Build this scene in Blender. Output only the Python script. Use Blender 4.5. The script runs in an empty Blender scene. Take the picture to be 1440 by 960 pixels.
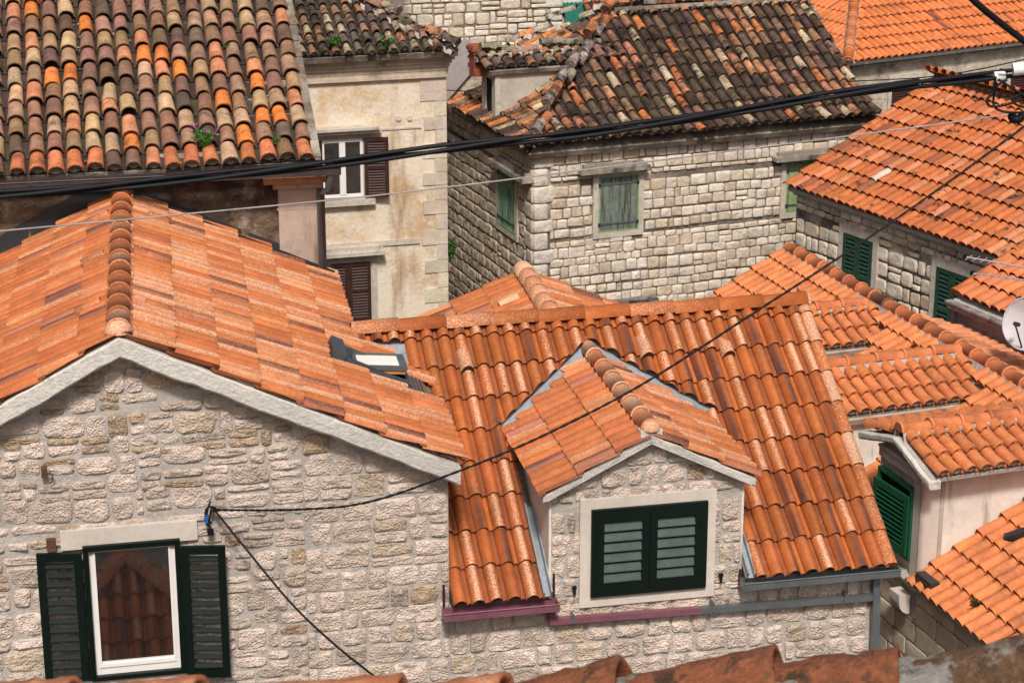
import bpy, bmesh, math, random
from mathutils import Vector as V3, noise as NZ
random.seed(7)
R = random.random
U_ = random.uniform
rad = math.radians
K = 1.5
FPX = 3000.0
PITCH = rad(18.4)
CAM = V3((0, 0, 14 * K))
SC = bpy.context.scene
COL = SC.collection
Z = V3((0, 0, 1))

# ---------------------------------------------------------------- survey helpers
def ray(x, y):
    u = (x - 720) / FPX; v = (480 - y) / FPX
    return V3((u, math.cos(PITCH) + v * math.sin(PITCH), -math.sin(PITCH) + v * math.cos(PITCH)))
def at(x, y, Y):
    r = ray(x, y); return CAM + r * (Y * K / r.y)
def onp(x, y, P, n):
    r = ray(x, y); return CAM + r * ((P - CAM).dot(n) / r.dot(n))
def vd(t): return V3((math.cos(rad(t)), math.sin(rad(t)), 0))

class Fr:
    """local frame: U to the right, V up, N out of the face"""
    def __init__(s, O, Ud, Vd, warp=None):
        s.O = V3(O); s.U = V3(Ud).normalized(); s.V = V3(Vd).normalized(); s.N = s.U.cross(s.V).normalized(); s.warp = warp
    def pt(s, u, v, w=0):
        if s.warp: w = w + s.warp(u, v)
        return s.O + s.U * u + s.V * v + s.N * w
    def uv(s, x, y, w=0):
        P = onp(x, y, s.O + s.N * w, s.N) - s.O
        return P.dot(s.U), P.dot(s.V)
    def loc(s, P):
        d = P - s.O
        return d.dot(s.U), d.dot(s.V), d.dot(s.N)
    def at(s, u, v, w=0): return Fr(s.pt(u, v, w), s.U, s.V)
    def turned(s, u, v, w, deg):
        a = rad(deg)
        return Fr(s.pt(u, v, w), s.U * math.cos(a) + s.N * math.sin(a), s.V)
def wallfr(P, t): return Fr(P, vd(t), Z)
def rooffr(P, t, slope, warp=None):
    a = rad(slope); return Fr(P, vd(t), vd(t + 90) * math.cos(a) + Z * math.sin(a), warp)

# ---------------------------------------------------------------- mesh builder
class MB:
    def __init__(s): s.v = []; s.f = []; s.c = []; s.m = []; s.sm = []
    def add(s, pts, faces, col=(1, 1, 1, 0), mi=0, smooth=False, vc=None):
        b = len(s.v); s.v.extend(pts)
        for f in faces:
            s.f.append([b + i for i in f]); s.m.append(mi); s.sm.append(smooth)
            s.c.append([vc[i] for i in f] if vc else [col] * len(f))
    def box(s, fr, u0, u1, v0, v1, w0, w1, col=(1, 1, 1, 0), mi=0):
        p = [fr.pt(u, v, w) for w in (w0, w1) for v in (v0, v1) for u in (u0, u1)]
        s.add(p, [(0, 2, 3, 1), (4, 5, 7, 6), (0, 1, 5, 4), (2, 6, 7, 3), (0, 4, 6, 2), (1, 3, 7, 5)], col, mi)
    def prism(s, poly, ext, col=(1, 1, 1, 0), mi=0):
        n = len(poly); p = [V3(q) for q in poly] + [V3(q) + ext for q in poly]
        s.add(p, [tuple(range(n)), tuple(range(2 * n - 1, n - 1, -1))] + [(i, i + n, (i + 1) % n + n, (i + 1) % n) for i in range(n)], col, mi)
    def tube(s, pts, r, n=7, col=(1, 1, 1, 0), mi=0, cap=True, r2=None):
        P = []; F = []; m = len(pts); a = None
        for i, p in enumerate(pts):
            t = (pts[min(i + 1, m - 1)] - pts[max(i - 1, 0)]).normalized()
            if a is None:
                a = t.cross(Z)
                if a.length < .05: a = t.cross(V3((1, 0, 0)))
            a = (a - t * a.dot(t)).normalized(); b = t.cross(a)
            rr = r if r2 is None else r + (r2 - r) * i / (m - 1)
            for k in range(n):
                q = 2 * math.pi * k / n; P.append(p + a * (rr * math.cos(q)) + b * (rr * math.sin(q)))
        for i in range(m - 1):
            for k in range(n):
                F.append((i * n + k, i * n + (k + 1) % n, (i + 1) * n + (k + 1) % n, (i + 1) * n + k))
        s.add(P, F, col, mi, True)
        if cap:
            s.add(P[:n], [tuple(range(n - 1, -1, -1))], col, mi); s.add(P[-n:], [tuple(range(n))], col, mi)
    def build(s, name, mats, parent=None, clip=(), fix=True):
        if not s.v:
            print('EMPTY', name); s.add([V3((0, 0, 0)), V3((.01, 0, 0)), V3((0, .01, 0))], [(0, 1, 2)])
        lo = V3([min(p[i] for p in s.v) for i in range(3)]); hi = V3([max(p[i] for p in s.v) for i in range(3)])
        org = V3(((lo.x + hi.x) / 2, (lo.y + hi.y) / 2, lo.z))
        me = bpy.data.meshes.new(name)
        me.from_pydata([p - org for p in s.v], [], s.f)
        ca = me.color_attributes.new('col', 'FLOAT_COLOR', 'CORNER')
        i = 0
        buf = []
        for cs in s.c:
            for c in cs: buf.extend(c if len(c) == 4 else (*c, 0))
        ca.data.foreach_set('color', buf)
        me.polygons.foreach_set('material_index', s.m); me.polygons.foreach_set('use_smooth', s.sm)
        if not isinstance(mats, (list, tuple)): mats = [mats]
        for m in mats: me.materials.append(m)
        if clip:
            bm = bmesh.new(); bm.from_mesh(me)
            for co, no in clip:
                bmesh.ops.bisect_plane(bm, geom=bm.verts[:] + bm.edges[:] + bm.faces[:], dist=1e-5, plane_co=co - org, plane_no=no, clear_outer=True)
            bm.to_mesh(me); bm.free()
        me.update()
        o = bpy.data.objects.new(name, me); COL.objects.link(o)
        if parent is not None:
            o.parent = parent; o.location = org - wloc(parent)
        else: o.location = org
        return o
def wloc(o):
    l = V3(o.location)
    while o.parent: o = o.parent; l += V3(o.location)
    return l
def thing(name, label, cat, loc, group=None):
    o = bpy.data.objects.new(name, None); COL.objects.link(o); o.location = loc; o.empty_display_size = .2
    return tag(o, label, cat, group)
def tag(o, label, cat=None, group=None, kind=None):
    if label: o['label'] = label
    if cat: o['category'] = cat
    if group: o['group'] = group
    if kind: o['kind'] = kind
    return o

# ---------------------------------------------------------------- materials
def mat(name, col=None, var=.15, vscale=6, rough=.8, bump=0, bscale=30, dark=None, light=None, speck=None, spec=.3, metal=0, streak=None, bump2=None, hsv=0, sheen=0):
    """col None: base colour from the 'col' attribute. dark / light = (colour, coverage 0..1, scale, softness)"""
    m = bpy.data.materials.new(name); m.use_nodes = True
    nt = m.node_tree; N = nt.nodes; L = nt.links; bs = N['Principled BSDF']
    tc = N.new('ShaderNodeTexCoord'); co = tc.outputs['Object']
    def noise(sc, det=5, ro=.6, src=None):
        n = N.new('ShaderNodeTexNoise'); n.inputs['Scale'].default_value = sc; n.inputs['Detail'].default_value = det; n.inputs['Roughness'].default_value = ro
        L.new(src or co, n.inputs['Vector']); return n.outputs['Fac']
    def ramp(src, a, b, c0=0, c1=1):
        n = N.new('ShaderNodeMapRange'); n.inputs[1].default_value = a; n.inputs[2].default_value = b; n.inputs[3].default_value = c0; n.inputs[4].default_value = c1
        n.interpolation_type = 'SMOOTHSTEP'
        L.new(src, n.inputs[0]); return n.outputs[0]
    def mul(a, b):
        n = N.new('ShaderNodeMath'); n.operation = 'MULTIPLY'
        for i, q in enumerate((a, b)):
            if isinstance(q, (int, float)): n.inputs[i].default_value = q
            else: L.new(q, n.inputs[i])
        return n.outputs[0]
    def mix(f, a, b, mode='MIX'):
        n = N.new('ShaderNodeMix'); n.data_type = 'RGBA'; n.blend_type = mode
        for s_, q in ((n.inputs[0], f), (n.inputs[6], a), (n.inputs[7], b)):
            if isinstance(q, (int, float)): s_.default_value = q
            elif isinstance(q, tuple): s_.default_value = (*q[:3], 1)
            else: L.new(q, s_)
        return n.outputs[2]
    at_ = N.new('ShaderNodeAttribute'); at_.attribute_name = 'col'
    c = at_.outputs['Color'] if col is None else None
    if c is None:
        rgb = N.new('ShaderNodeRGB'); rgb.outputs[0].default_value = (*col, 1); c = rgb.outputs[0]
    if var:
        g = N.new('ShaderNodeCombineColor')
        f = ramp(noise(vscale), .25, .75, 1 - var, 1 + var)
        f2 = ramp(noise(vscale * 5.3, 3), .25, .75, 1 - var * .6, 1 + var * .6)
        f = mul(f, f2)
        for i in range(3): L.new(f, g.inputs[i])
        c = mix(1.0, c, g.outputs[0], 'MULTIPLY')
    for d in (dark or ()), (light or ()):
        for colr, cov, sc, soft in ([d] if d and not isinstance(d[0][0], tuple) else d):
            th = .5 + (.5 - cov) * .55
            c = mix(ramp(noise(sc, 7, .7), th - soft, th + soft), c, colr)
    if streak:      # run-off stains, stretched vertically
        mp = N.new('ShaderNodeMapping'); mp.inputs['Scale'].default_value = streak[2]; L.new(co, mp.inputs[0])
        th = .5 + (.5 - streak[1]) * .5
        c = mix(ramp(noise(1, 6, .65, mp.outputs[0]), th - streak[3], th + streak[3]), c, streak[0])
    if speck:       # engobe speckle, amount in attribute alpha
        s1 = noise(speck[1], 3, .75)
        th = N.new('ShaderNodeMapRange'); L.new(at_.outputs['Alpha'], th.inputs[0])
        th.inputs[3].default_value = .66; th.inputs[4].default_value = .40
        sub = N.new('ShaderNodeMath'); sub.operation = 'SUBTRACT'; L.new(s1, sub.inputs[0]); L.new(th.outputs[0], sub.inputs[1])
        c = mix(ramp(sub.outputs[0], -.03, .06, 0, .85), c, speck[0])
    L.new(c, bs.inputs['Base Color'])
    bs.inputs['Roughness'].default_value = rough; bs.inputs['Specular IOR Level'].default_value = spec; bs.inputs['Metallic'].default_value = metal
    if bump:
        bp = N.new('ShaderNodeBump'); bp.inputs['Strength'].default_value = 1; bp.inputs['Distance'].default_value = bump
        h = noise(bscale, 6, .65)
        if bump2:
            vo = N.new('ShaderNodeTexVoronoi'); vo.inputs['Scale'].default_value = bump2; L.new(co, vo.inputs['Vector'])
            ad = N.new('ShaderNodeMath'); L.new(h, ad.inputs[0]); L.new(vo.outputs['Distance'], ad.inputs[1]); h = ad.outputs[0]
        L.new(h, bp.inputs['Height']); L.new(bp.outputs[0], bs.inputs['Normal'])
    return m
M = {}
M['tile_new'] = mat('concrete_tile', var=.18, vscale=3, rough=.6, bump=.005, bscale=50, speck=((.74, .50, .345), 70), spec=.28, dark=[((.13, .055, .03), .13, 1.1, .13), ((.06, .035, .025), .05, 9, .04)])
M['tile_clay'] = mat('clay_tile', var=.2, vscale=4, rough=.75, bump=.005, bscale=45, dark=[((.05, .03, .02), .10, 4, .05), ((.26, .10, .05), .22, 1.3, .14)])
M['tile_old'] = mat('weathered_clay_tile', var=.3, vscale=6, rough=.9, bump=.014, bscale=40, dark=[((.06, .04, .026), .24, 2.6, .11), ((.026, .018, .013), .24, 20, .05)], light=((.62, .57, .48), .15, 26, .035))
M['tile_moss'] = mat('mossy_clay_tile', var=.3, vscale=5, rough=.95, bump=.014, bscale=35, dark=[((.024, .016, .011), .42, 2.4, .11), ((.018, .014, .012), .32, 17, .05)], light=((.56, .5, .42), .10, 26, .035))
M['tile_f'] = mat('stained_clay_tile', var=.18, vscale=5, rough=.75, bump=.004, bscale=45, dark=[((.035, .024, .018), .30, 3.4, .05), ((.05, .03, .02), .2, 11, .04)])
M['mortar'] = mat('mortar', (.46, .425, .395), var=.17, vscale=4, rough=.95, bump=.02, bscale=25, dark=((.24, .2, .17), .2, 2, .12))
M['mortar_dark'] = mat('old_dark_mortar', (.16, .13, .105), var=.35, vscale=3, rough=.95, bump=.02, bscale=25, light=((.42, .38, .32), .38, 1.3, .12))
M['stone'] = mat('hewn_limestone', var=.16, vscale=4, rough=.9, bump=.020, bscale=50, bump2=38, dark=[((.36, .28, .21), .2, 1.6, .12), ((.20, .15, .11), .10, 40, .04)], light=((.84, .76, .70), .28, 18, .1))
M['stone_far'] = mat('old_limestone', var=.16, vscale=5, rough=.92, bump=.03, bscale=16, dark=[((.22, .17, .13), .17, .7, .12), ((.13, .10, .08), .12, 2.5, .08), ((.2, .17, .13), .14, 16, .06)], light=((.82, .76, .68), .25, 7, .12))
M['concrete'] = mat('pale_mortar_edge', (.62, .60, .565), var=.12, vscale=3, rough=.95, bump=.025, bscale=22, dark=[((.32, .30, .28), .16, 3, .1), ((.12, .11, .1), .05, 9, .04)])
M['surround'] = mat('dressed_stone', (.60, .54, .49), var=.08, vscale=3, rough=.85, bump=.003, bscale=50, dark=((.34, .3, .26), .1, 3, .12))
M['surround_old'] = mat('worn_dressed_stone', (.52, .47, .41), var=.2, vscale=3, rough=.9, bump=.01, bscale=30, dark=((.12, .1, .08), .2, 3, .15))
M['white_wall'] = mat('white_render', (.72, .675, .615), var=.1, vscale=2, rough=.95, bump=.006, bscale=40, dark=[((.52, .46, .40), .22, 1.2, .2)], streak=((.42, .37, .32), .22, (5, 5, .6), .09))
M['green_dark'] = mat('dark_green_paint', (.003, .0085, .0065), var=.1, rough=.45, spec=.25, bump=.001, bscale=40)
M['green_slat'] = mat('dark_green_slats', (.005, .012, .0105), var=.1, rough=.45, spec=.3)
M['green_skylit'] = mat('lit_green_slats', (.045, .075, .07), var=.25, vscale=3, rough=.4, spec=.45)  # same green paint made paler: sky reflection put into the slat colour
M['green'] = mat('green_paint', (.007, .078, .036), var=.2, vscale=3, rough=.5, spec=.35, bump=.001, dark=((.004, .04, .02), .2, 3, .1))
M['green_worn'] = mat('worn_green_paint', (.018, .058, .040), var=.3, rough=.6, dark=((.012, .02, .016), .3, 4, .1), light=((.2, .24, .19), .10, 9, .06))
M['green_plank'] = mat('weathered_green_planks', (.155, .195, .165), var=.25, vscale=2, rough=.85, streak=((.06, .062, .055), .46, (14, 14, 1.2), .08), light=((.20, .32, .18), .2, 2.5, .1))
M['green_plank_b'] = mat('pale_green_planks', (.24, .34, .16), var=.2, vscale=2, rough=.8, streak=((.09, .12, .08), .35, (14, 14, 1.2), .08))
M['green_plank_c'] = mat('mint_green_planks', (.20, .36, .25), var=.2, vscale=2, rough=.8, streak=((.05, .06, .05), .33, (14, 14, 1.2), .06))
M['brown'] = mat('brown_paint', (.045, .018, .015), var=.25, rough=.5, light=((.12, .06, .05), .15, 5, .1))
M['white_paint'] = mat('white_paint', (.8, .79, .78), var=.03, rough=.35, spec=.5)
M['dark'] = mat('dark_interior', (.012, .011, .010), var=.1, rough=.9)  # near-black panels painted as the unlit space in openings and behind slats
M['lead'] = mat('lead_sheet', (.33, .37, .41), var=.16, vscale=4, rough=.5, spec=.5, metal=.35, dark=((.16, .19, .22), .3, 3, .15))
M['lead_dark'] = mat('dark_metal_flashing', (.035, .038, .045), var=.2, rough=.5, spec=.5, metal=.2)
M['gutter_grey'] = mat('grey_metal', (.135, .155, .165), var=.15, rough=.35, spec=.6, metal=.4)
M['gutter_mauve'] = mat('mauve_metal', (.21, .085, .115), var=.15, rough=.4, spec=.5, metal=.15)
M['gutter_brown'] = mat('brown_metal', (.06, .045, .045), var=.25, rough=.45, spec=.5, metal=.2)
M['zinc'] = mat('zinc', (.5, .53, .56), var=.12, rough=.35, metal=.8)
M['rubber'] = mat('black_cable', (.006, .006, .009), var=.1, rough=.6, spec=.25)
M['wire'] = mat('grey_wire', (.30, .28, .27), var=.2, vscale=2, rough=.6)
M['tape'] = mat('white_tape', (.75, .75, .75), var=.1, rough=.5)
M['blue'] = mat('blue_plastic', (.02, .12, .45), var=.05, rough=.4)
M['brick'] = mat('red_brick', (.28, .085, .045), var=.35, vscale=10, rough=.9, bump=.008, bscale=30)
M['leaf'] = mat('leaf', var=.3, vscale=12, rough=.6)
M['alu'] = mat('aluminium', (.62, .56, .57), var=.1, rough=.4, metal=.5)
M['dish'] = mat('grey_enamel', (.52, .49, .52), var=.06, rough=.45)
M['paving'] = mat('stone_paving', (.28, .25, .22), var=.25, vscale=1, rough=.9, bump=.02, bscale=6)
M['awning'] = mat('green_canvas', (.012, .14, .105), var=.15, rough=.8)
M['wood'] = mat('honey_wood', (.42, .22, .08), var=.2, rough=.5)
M['blind'] = mat('white_blind', (.78, .77, .72), var=.04, rough=.6)
M['pl_c'] = mat('stained_pale_plaster', (.46, .36, .30), var=.15, vscale=1, rough=.95, bump=.006, bscale=30, streak=((.20, .10, .055), .36, (3, 3, .6), .14), dark=((.24, .18, .14), .2, 2, .15))
M['pl_cdark'] = mat('crumbling_brown_plaster', (.17, .12, .085), var=.35, vscale=1.5, rough=.95, bump=.09, bscale=5, dark=((.03, .022, .018), .42, 1.1, .14), light=((.38, .31, .25), .3, 1.7, .08))
M['pl_d'] = mat('ochre_plaster', (.59, .42, .26), var=.16, vscale=1, rough=.95, bump=.02, bscale=12, light=[((.74, .66, .54), .6, .7, .09), ((.72, .63, .53), .36, 2.6, .04)], dark=[((.34, .23, .13), .26, 1.0, .09), ((.22, .18, .14), .15, 2.2, .03), ((.09, .075, .06), .08, 5, .025)], streak=((.34, .21, .11), .28, (2, 2, .4), .12))
M['pl_e'] = mat('grey_render', (.47, .43, .37), var=.15, vscale=1.5, rough=.95, bump=.012, bscale=20, dark=((.14, .12, .1), .25, .9, .16))
M['pl_g'] = mat('rubble_render', (.42, .37, .30), var=.25, vscale=1.5, rough=.95, bump=.04, bscale=8, light=((.62, .57, .5), .36, 1.3, .07), dark=((.16, .13, .1), .28, 1.8, .1))
M['pl_j'] = mat('grey_mauve_plaster', (.22, .19, .18), var=.2, vscale=1, rough=.95, bump=.02, bscale=8, light=((.5, .44, .4), .15, 1, .1))
M['soffit'] = mat('dark_boards', (.06, .048, .04), var=.3, rough=.9)

def glass(name, tint, refl):
    m = bpy.data.materials.new(name); m.use_nodes = True; nt = m.node_tree; N = nt.nodes; L = nt.links
    bs = N['Principled BSDF']; bs.inputs['Base Color'].default_value = (*tint, 1); bs.inputs['Roughness'].default_value = .6
    g = N.new('ShaderNodeBsdfGlossy'); g.inputs['Roughness'].default_value = .02; g.inputs['Color'].default_value = (.9, .9, .9, 1)
    mx = N.new('ShaderNodeMixShader'); mx.inputs[0].default_value = refl
    L.new(bs.outputs[0], mx.inputs[1]); L.new(g.outputs[0], mx.inputs[2]); L.new(mx.outputs[0], N['Material Output'].inputs[0]); return m
M['glass'] = glass('window_glass', (.012, .011, .012), .6)
M['glass_pale'] = glass('pale_window_glass', (.25, .3, .36), .3)

# ---------------------------------------------------------------- colours
def jit(c, a=.12):
    k = 1 + U_(-a, a); return (c[0] * k, c[1] * k * (1 + U_(-a, a) * .4), c[2] * k * (1 + U_(-a, a) * .6))
def lerp(a, b, t): return tuple(a[i] + (b[i] - a[i]) * t for i in range(3))
OR_NEW = (.40, .112, .029); OR_PALE = (.50, .172, .064); DK_NEW = (.075, .032, .027)
OR_CLAY = (.50, .15, .045)
def col_b():
    r = R()
    if r < .29: return (jit(OR_NEW), 'dark', 0)
    if r < .60: return (jit(OR_NEW), None, U_(.55, .95))
    return (jit(OR_NEW, .15), None, U_(0, .3))
def col_a():
    r = R()
    if r < .12: return (jit((.42, .15, .075)), 'dark', .3)
    if r < .55: return (jit(OR_PALE), None, U_(.5, .95))
    return (jit((.47, .142, .047), .14), None, U_(0, .45))
def col_a_left():  # left-facing slopes painted darker than right ones, as if lit from the right
    r = R()
    if r < .07: return (jit((.40, .15, .09)), 'dark', .1)
    if r < .22: return (jit(OR_PALE), None, U_(.5, .9))
    return (jit((.45, .132, .042), .14), None, U_(0, .3))
def col_clay():
    r = R()
    if r < .12: return jit((.60, .23, .11))
    return jit(OR_CLAY, .13)
def col_f():
    r = R()
    if r < .22: return jit((.52, .20, .10))
    if r < .29: return jit((.26, .09, .045))
    if r < .296: return jit((.5, .42, .38))
    return jit((.45, .135, .046), .15)
def col_old():
    r = R()
    if r < .095: return jit((.66, .21, .05))
    if r < .16: return jit((.55, .23, .12))
    if r < .42: return jit((.36, .215, .13), .22)
    if r < .60: return jit((.50, .33, .195), .18)
    if r < .86: return jit((.27, .145, .095), .25)
    return jit((.15, .095, .07), .3)
def col_old0(): return jit((.56, .19, .08), .2) if R() < .72 else col_old()
def col_moss():
    r = R()
    if r < .06: return jit((.52, .17, .06))
    if r < .24: return jit((.44, .20, .11), .2)
    if r < .32: return jit((.54, .41, .27), .15)
    if r < .55: return jit((.25, .14, .09), .3)
    return jit((.10, .065, .047), .35)
def col_d():
    r = R()
    if r < .12: return jit((.42, .19, .10))
    if r < .40: return jit((.46, .36, .24), .2)
    if r < .6: return jit((.34, .20, .13), .2)
    return jit((.13, .10, .075), .35)

# ---------------------------------------------------------------- roof tiles
NP = 11
def _prof(h):
    out = []
    for t in (0, .03, .09, .18, .29, .41, .53, .63, .70, .75, .80, .88, .96, 1.0):
        if t < .75: z = h * max(0, math.sin(math.pi * t / .75)) ** .72
        else: z = -h * .12 + h * .30 * max(0, math.sin(math.pi * (t - .75) / .25)) ** .8
        out.append((t, z))
    return out
def s_tiles(mb, fr, u0, u1, v0, v1, w=.19, L=.375, keep=None, colfn=col_b, h=.062, th=.03, mi=0, lift=.02, vmax=1e9):
    pr = _prof(h); n = len(pr)
    nu = int(math.ceil((u1 - u0) / w)); nv = int(math.ceil((v1 - v0) / L))
    for j in range(nv):
        for i in range(nu):
            ua = u0 + i * w; va = v0 + j * L
            if keep and not keep(ua + w / 2, va + L / 2): continue
            c, st, sp = colfn()
            dv = U_(-.009, .009); dn = U_(0, .009) + lift
            Pt = []; vc = []
            off = .12 + .4 * R(); wd_ = U_(.12, .26); rt = U_(-.022, .022)
            for (q, zf) in ((0.0, .82), (.05, 1.0), (1.1, 0)):
                for t, z in pr:
                    Pt.append(fr.pt(ua + t * w, min(va + dv + q * L + (t - .5) * w * rt * 2, vmax), dn + z + th * zf - (0 if q < 1 else .004)))
                    cc = c
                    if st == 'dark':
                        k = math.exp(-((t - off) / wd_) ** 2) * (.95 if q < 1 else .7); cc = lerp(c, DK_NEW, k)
                    elif t > .72: cc = lerp(c, DK_NEW, .45)  # trough colour darkened to stand for shade between the rolls
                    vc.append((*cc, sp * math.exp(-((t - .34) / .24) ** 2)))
            F = [(r_ * n + k, r_ * n + k + 1, (r_ + 1) * n + k + 1, (r_ + 1) * n + k) for r_ in (0, 1) for k in range(n - 1)]
            mb.add(Pt, F, mi=mi, smooth=True, vc=vc)
            fp = Pt[:n] + [fr.pt(ua + t * w, va + dv + (t - .5) * w * rt * 2, dn + z + th * .82 - .015) for t, z in pr] + [fr.pt(ua + t * w, va + dv + .16 * L, dn + z + th * .82 - .016) for t, z in pr]
            mb.add(fp, [(n + k, n + k + 1, k + 1, k) for k in range(n - 1)] + [(2 * n + k, 2 * n + k + 1, n + k + 1, n + k) for k in range(n - 1)], mi=mi, vc=[(*lerp(c, DK_NEW, .5), 0)] * (3 * n))  # ends and undersides darkened: dirt plus a painted shadow line below each row
NB = 8
def barrel(mb, fr, u0, u1, v0, v1, w=.24, L=.37, keep=None, colfn=col_old, r1=.085, r2=.066, jt=1.0, pan=None, endcap=None, mi=0, hf=1.0, lift=.045, off=0, keep_all=None, vmax=1e9, col0=None):
    nu = int((u1 - u0) / w + .5); w = (u1 - u0) / max(1, nu)
    nv = int(math.ceil((v1 - v0) / L))
    pancol = pan
    for i in range(nu + 1):
        uc = u0 + i * w
        us = U_(-.010, .010) * jt
        for j in range(nv):
            va = v0 + j * L
            if keep_all and not keep_all(uc, va + L / 2): continue
            # pan (channel) right of the cover
            if i < nu:
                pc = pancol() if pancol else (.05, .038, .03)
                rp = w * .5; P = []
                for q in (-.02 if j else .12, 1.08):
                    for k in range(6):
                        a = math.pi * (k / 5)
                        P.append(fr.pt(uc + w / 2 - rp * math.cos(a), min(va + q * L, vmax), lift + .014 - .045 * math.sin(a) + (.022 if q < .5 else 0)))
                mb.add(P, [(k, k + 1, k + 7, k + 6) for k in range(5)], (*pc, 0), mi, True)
            if keep and not keep(uc, va + L / 2): continue
            c = (col0 or colfn)() if j == 0 else colfn(); ang = U_(-.035, .035) * jt; dv = U_(-.022, .022) * jt - (U_(.03, .10) if jt > .9 and R() < .05 else 0); dn = U_(0, .012) * jt
            sc = 1 + U_(-.06, .06) * jt
            ca, sa = math.cos(ang), math.sin(ang)
            def pp(a, q, rr, e=0):
                x = rr * math.cos(a); y = q * L
                return fr.pt(uc + us + x * ca - y * sa, min(va + dv + x * sa + y * ca, vmax), lift + dn + rr * hf * math.sin(a) + .044 * (1 - q) + e)
            P = []
            for q, rr in ((0, r1 * sc), (.5, (r1 + r2) / 2 * sc), (1.12, r2 * sc)):
                for k in range(NB + 1): P.append(pp(math.pi - math.pi * k / NB, q, rr))
            n = NB + 1
            mb.add(P, [(r_ * n + k, r_ * n + k + 1, (r_ + 1) * n + k + 1, (r_ + 1) * n + k) for r_ in (0, 1) for k in range(NB)], (*c, 0), mi, True)
            ri = r1 * sc - .018
            P2 = P[:n] + [pp(math.pi - math.pi * k / NB, 0, ri) for k in range(n)] + [pp(math.pi - math.pi * k / NB, .4, ri) for k in range(n)]
            mb.add(P2, [(n + k, n + k + 1, k + 1, k) for k in range(NB)], (*lerp(c, (.08, .045, .03), .5), 0), mi)  # rim colour darkened to paint the shaded gap at the tile end
            if j == 0 and endcap is not None:
                P3 = [pp(math.pi - math.pi * k / NB, .05 + .05 * R(), ri + .003) for k in range(n)] + [pp(0, .06, 0) - fr.N * .03]
                mb.add(P3, [(k + 1, k, n) for k in range(NB)], (*jit(endcap, .25), 0), mi)
def ridge(mb, A, B, r=.11, L=.4, colfn=None, up=None, collar=.012, mi=0, arc=1.0, taper=.88, bed=None, bedmi=1, endball=False, jt=.0, spk=0, hs=1.0):
    d = (B - A); tot = d.length; d.normalize(); up = (up or Z); up = (up - d * up.dot(d)).normalized(); s = d.cross(up)
    n = max(1, round(tot / L)); L = tot / n; NA = 10
    for i in range(n):
        c = colfn(); sp = 0
        if len(c) == 3 and isinstance(c[0], tuple): c, _, sp = c
        P = []; a0 = A + d * (i * L); tw = U_(-1, 1) * jt; lf = U_(-.3, 1) * jt * .15
        prof = [(-.03, r * .90, 0), (-.03, r, 0), (.06, r, 0), (.065, r * .93, 0), (1.0, r * taper, 0)] if collar else [(-.01, r * .94, 0), (-.01, r, 0), (1.0, r * taper, 0)]
        for q, rr, _ in prof:
            for k in range(NA + 1):
                a = math.pi * (k / NA) * arc + math.pi * (1 - arc) / 2 + tw * .05
                P.append(a0 + d * (q * L) + s * (rr * math.cos(a)) + up * (rr * hs * math.sin(a) + (.02 * (1 - q)) + lf))
        m = NA + 1
        mb.add(P, [(r_ * m + k, (r_ + 1) * m + k, (r_ + 1) * m + k + 1, r_ * m + k + 1) for r_ in range(len(prof) - 1) for k in range(NA)], (*c, sp), mi, True)
        e0 = P[:m]; mb.add(e0 + [a0 - d * (.02 * L)], [(k, k + 1, m) for k in range(NA)], (*lerp(c, (.15, .1, .08), .5), 0), mi)
    if bed:
        m = 14 * n
        for sd in (-1, 1):
            P = []
            for i in range(m + 1):
                p = A + d * (tot * i / m); o = U_(0, 1)
                P += [p + s * sd * (r * 1.12 + .03 * o) - up * (bed + .02 * R()), p + s * sd * (r * .96) + up * .01]
            mb.add(P, [(2 * i, 2 * i + 2, 2 * i + 3, 2 * i + 1) if sd < 0 else (2 * i + 1, 2 * i + 3, 2 * i + 2, 2 * i) for i in range(m)], (.36, .33, .3, 0), bedmi)

# ---------------------------------------------------------------- stone walls
def stones(mb, fr, u0, u1, v0, v1, ch, sw, joint, proud, colfn, holes=(), vmax=None, mi=1, wob=.0, rough=.012, sq=5.0, split=.15, umin=None, umax=None, n=16):
    v = v0
    ci = 0
    while v < v1:
        h = U_(*ch); ci += 1
        u = u0 - U_(0, sw[1])
        while u < u1:
            w = U_(*sw) * (1 if R() > .2 else .6)
            rows = [(v, v + h)]
            if R() < split and h > ch[0] * 1.2:
                k = U_(.35, .65); rows = [(v, v + h * k), (v + h * k, v + h)]
            for (a, b) in rows:
                ua, ub, va, vb = u + joint * U_(.2, .7), u + w - joint * U_(.2, .7), a + joint * U_(.2, .7), b - joint * U_(.2, .7)
                ua = max(ua, u0); ub = min(ub, u1)
                if wob:
                    o = wob * NZ.noise(V3((u * .55, ci * .35, 3.1))) + wob * .6 * NZ.noise(V3((u * 1.9, ci * .9, 7.7)))
                    va += o; vb += o + wob * .25 * NZ.noise(V3((u * 2.3, ci * 1.7, 1.7)))
                vb = min(vb, v1)
                pieces = [(ua, ub)]
                for (ha, hb, hc, hd) in holes:
                    if vb > hc and va < hd:
                        if va < hc < vb and (hc - va) > .6 * (vb - va): vb = hc; continue
                        if va < hd < vb and (vb - hd) > .3 * (vb - va): va = hd; continue
                        np_ = []
                        for (pa, pb) in pieces:
                            if pb <= ha or pa >= hb: np_.append((pa, pb)); continue
                            if pa < ha: np_.append((pa, ha))
                            if pb > hb: np_.append((hb, pb))
                        pieces = np_
                for (pa, pb) in pieces:
                    if pb - pa < .05: continue
                    vt = vb
                    if vmax:
                        q = min(vmax(pa), vmax(pb)); vt = min(vb, q)
                    if vt - va < .05: continue
                    stone(mb, fr, pa, pb, va, vt, proud * U_(.5, 1.25), colfn, mi, rough, sq, n)
            u += w
        v += h
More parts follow.
